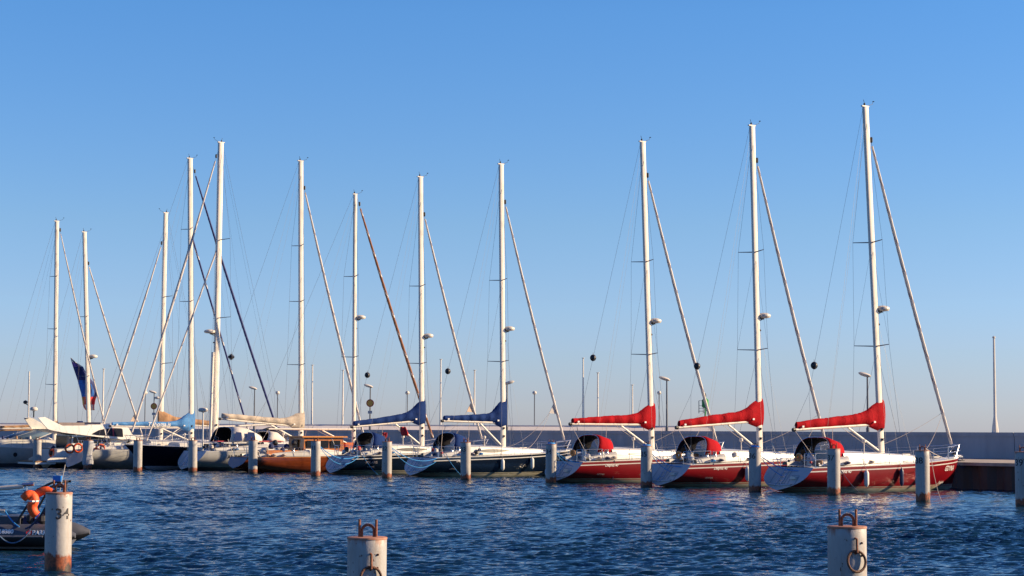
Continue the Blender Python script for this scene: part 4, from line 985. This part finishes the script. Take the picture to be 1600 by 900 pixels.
for k in range(5): MB().lathe([(.08, 0), (.18, .1), (.14, .4), (.03, .5)], [dark, roped, browncan, dark, lampw][k], (-.1 + .3 * k, -.9 + .4 * k, .9 + .2 * (k % 2)), 9).build('deck_gear', t, True)
p_ = uw(61.5, 137.2)
t = thing('sports_cruiser', 'white open cruiser with raked tinted windscreen, cut off by the left picture edge', 'motor yacht', p_, R(37) + math.pi, 'motor cruisers at the left edge')
H = motor_hull(t, 11.5, 0, 3.6, (1.25, 1.45, 1.7), greyhull)
b = MB(); P = []
for xx, hw, zz in ((.4, 1.55, 1.75), (3.4, 1.62, 2.0), (5.9, 1.5, 2.05), (8.9, .7, 1.8), (10.2, .2, 1.62)): P.append([(xx, -hw, 1.2), (xx, -hw * .95, zz), (xx, 0, zz + .08), (xx, hw * .95, zz), (xx, hw, 1.2)])
b.grid(P, white); b.face([0, 1, 2, 3, 4][::-1], white); b.build('superstructure', t, True)
b = MB(); P = []
for i in range(9): a_ = -1 + 2 * i / 8; P.append([(3.9 + 2.3 * (1 - a_ * a_), a_ * 1.5, 2.02), (2.0 + 2.0 * (1 - a_ * a_), a_ * 1.3, 2.72)])
b.grid(P, mat('tinted_screen', (.10, .15, .20), .12)); ws_ = b.build('windscreen', t, True, solid=.03)
b = MB()
for i in range(0, 9, 2): b.tube([P[i][0], P[i][1]], .035, white, 6)
b.tube([p[1] for p in P], .03, dark, 6); b.build('screen_frame', ws_, True)
MB().tube([(9.5, .6, 2.62), (1.0, .4, 2.78)], .06, teak, 8).tube([(7.2, .5, 2.64), (7.2, .5, 2.25)], .04, dark, 6).build('boom_awning_pole', t, True)
for xx in (5.6, 7.2): MB().lathe([(.001, -.01), (.16, -.01), (.16, .01), (.001, .01)], glass, (xx, H.at(xx, .9) + .012, .9), 14, 'y').build('porthole', t)
for k in range(16): MB().lathe([(.05, 0), (.11, .08), (.09, .26), (.03, .32)], [dark, roped, lampw, white, dark, teak, steel][k % 7], (3.6 + .34 * k, 1.35 - .02 * k, 1.72 + .12 * (k % 3)), 8).build('deck_gear', t, True)
b = MB(); xs_ = [3.2 + k * .9 for k in range(8)]
for xx in xs_: b.tube([(xx, H.at(xx, 1.4) - .08, 1.45), (xx, H.at(xx, 1.4) - .08, 2.02)], .014, steel, 5)
b.tube([(xx, H.at(xx, 1.4) - .08, 2.02) for xx in xs_], .014, steel, 5); b.build('handrail', t)

# ---------------------------------------------------------------- inflatable boat, foreground left
Dr = 45.0; x1 = gx(121, Dr); S = lambda px, py, dy=0: at(px, py, Dr + dy) - Vector((x1, Dr, 0))
t = thing('inflatable_boat', 'dark grey inflatable boat numbered 18380 behind the pile painted 34', 'inflatable boat', (x1, Dr, 0), 0)
for sd, yy in (('near', 0), ('far', 1.55)):
    pts = []; rr = []; n = 30
    for i in range(n + 1):
        k = i / n; xx = -5.2 * k
        bend = 0 if k < .62 else ((k - .62) / .38) ** 2
        pts.append((xx, yy + (.78 * bend if yy == 0 else -.78 * bend), .36 + .25 * bend)); rr.append(.06 + .20 * min(1, (k / .085)) ** .8)
    b = MB(); b.tube(pts, rr, blackrub, 20)
    if yy == 0 or True:
        for f_i, f in enumerate(b.f):
            c_ = sum((b.v[i][2] for i in f)) / len(f); xx = b.v[f[0]][0]
            if c_ > .33: b.mi[f_i] = b.mid(rubber)
    b.build('tube', t, True)
    MB().tube([(p[0], p[1] - .265 if yy == 0 else p[1] + .265, p[2] - .01) for p in pts[4:26]], .025, mat('rub_strake', (.16, .16, .18), .6), 6).build('rubbing_strake', t, True)
MB().box((-2.7, .78, .12), (4.6, 1.2, .16), mat('rib_hull', (.14, .15, .18), .5), taper=1.05).build('hull', t)
b = MB()
def tubetext(px, pz, sc_):
    def f(u, v):
        a_ = (pz + v) / .27; return (px + u, -.272 * math.cos(a_) , .36 + .272 * math.sin(a_))
    return f
xt = S(14, 830).x; add_text(b, '18380', .135, letterw, tubetext(xt, .10, 1), .008); b.build('registration_number', t)
b = MB(); xt = S(66.5, 830).x; add_text(b, 'PARKER', .14, letterw, tubetext(xt + .07, .08, 1), .008); b.build('maker_name', t)
b = MB(); f = tubetext(S(50, 830).x, .08, 1); o_ = 0
b.v += [f(.075 * math.cos(k * math.pi / 4), .062 * math.sin(k * math.pi / 4)) for k in range(8)]; b.face(range(8), letterr)
f2 = lambda u, v: (f(u, v)[0], f(u, v)[1] - .004, f(u, v)[2] + .001)
add_text(b, 'o', .13, letterw, f2, .004); b.build('maker_badge', t)
MB().box((-.75, .78, .62), (.42, .5, .62), blackrub, taper=.8).box((-.68, .78, 1.02), (.34, .34, .26), rubber, taper=.85).build('outboard_engine', t)
MB().box((-1.6, .78, .62), (.5, 1.1, .34), rubber).build('seat', t)
MB().box((-3.0, .78, .78), (.55, .7, .75), rubber, taper=.85).build('console', t)
# stern A-frame
b = MB()
for yy in (.05, 1.5): b.tube([(-1.45, yy, .55), (-.95, yy + (.15 if yy < 1 else -.15), 1.42), (-.62, yy + (.2 if yy < 1 else -.2), 1.58), (-.42, yy + (.2 if yy < 1 else -.2), 1.58)], .028, dark, 7); b.tube([(-.62, yy, .6), (-.52, yy + (.2 if yy < 1 else -.2), 1.58)], .025, steel, 7)
b.tube([(-.5, .25, 1.58), (-.5, 1.3, 1.58)], .028, dark, 7); b.tube([(-.95, .2, 1.42), (-.95, 1.35, 1.42)], .028, dark, 7); b.build('stern_frame', t, True)
q = S(90, 748, .5); MB().box(tuple(q), (.19, .16, .14), boxblue).build('light_box', t)
q2 = S(94, 750, .5); q3 = S(102, 726, .5); MB().tube([q2 + Vector((0, 0, -.25)), q3], .009, lampw, 5).build('antenna', t)
b = MB(); b.box(tuple(S(93, 760, .4)), (.34, .12, .05), dark).box(tuple(S(86, 766, .4)), (.08, .1, .18), dark); b.build('light_bracket', t)
# grey davit arm
b = MB(); b.tube([S(-60, 768, .3), S(36, 760, .3)], .055, lampw, 10); b.build('arm', t, True)
MB().tube([S(35, 757.5, .3), S(53, 756.5, .3)], .045, steel, 8).tube([S(42, 757, .3), S(42, 775, .3)], .022, steel, 6).build('arm_head', t, True)
b = MB(); P = [S(8, 798, .3), S(30, 822, .0)]; b.tube([S(-6, 797, .3), S(8, 798, .3)], .05, lampw, 8); b.build('cleat_arm', t, True)
for a_, e_, sg, m_, l_ in ((S(8, 798, .3), S(30, 823, -.2), .05, ropeb, 'grab_rope'), (S(0, 838, -.3), S(48, 828, -.3), .22, mat('rope_slate', (.10, .17, .28), .8), 'grab_rope'), (S(82, 772, -.1), S(45, 828, -.25), .06, roped, 'grab_rope'), (S(80, 775, 0), S(55, 810, -.2), .04, ropeb, 'grab_rope')):
    MB().tube(sag(a_, e_, sg), .016, m_, 6).build(l_, t, True)
b = MB()
for k in range(6): q = S(35 + k * 6, 822 - (k % 3) * 4, .4); b.lathe([(.06, -.1), (.12, 0), (.1, .12), (.03, .16)], [dark, roped, blackrub][k % 3], tuple(q), 9)
b.build('deck_gear', t, True)
# horseshoe lifebuoy hung on the frame
o3 = at(64, 786, 45.1); t2 = thing('horseshoe_buoy', 'bright orange horseshoe lifebuoy hung on the inflatable boat frame', 'lifebuoy', o3)
pts = [at(px, py, 45.1 + dy) - o3 for px, py, dy in ((36, 779, -.05), (42, 774, -.05), (49, 774, 0), (53, 781, 0), (50, 792, 0), (54, 802, 0), (62, 807, .02))]
sm = []
for i in range(len(pts) - 1):
    for k in range(4): sm.append(Vector([crom(list(range(len(pts))), [p[c] for p in pts], i + k / 4) for c in range(3)]))
sm.append(pts[-1]); n = len(sm)
MB().tube(sm, [.09 + .035 * math.sin(math.pi * i / (n - 1)) for i in range(n)], orange, 12).build('lower_half', t2, True)
pts = [at(px, py, 45.2) - o3 for px, py in ((52, 779), (59, 771), (67, 767), (75, 766), (82, 768))]
MB().tube(pts, [.07, .10, .10, .09, .06], orange, 12).build('upper_half', t2, True)
MB().tube([at(53, 783, 45.0) - o3 + Vector((-.13, -.0, 0)), at(53, 783, 44.95) - o3 + Vector((0, -.13, 0)), at(53, 783, 45.0) - o3 + Vector((.13, 0, 0))], .02, letterw, 6).build('reflective_band', t2)
rope(PLN + Vector((-.1, -.05, .08)), at(58, 812, 44.6), .08, ropeb, 'blue rope from the top of pile 34 down to the inflatable boat', .018, 'ropes at the foreground pile')
rope(PLN + Vector((-.12, .0, .04)), at(40, 826, 44.5), .15, roped, 'dark rope from the top of pile 34 down to the inflatable boat', .022, 'ropes at the foreground pile')
bpy.context.view_layer.update()
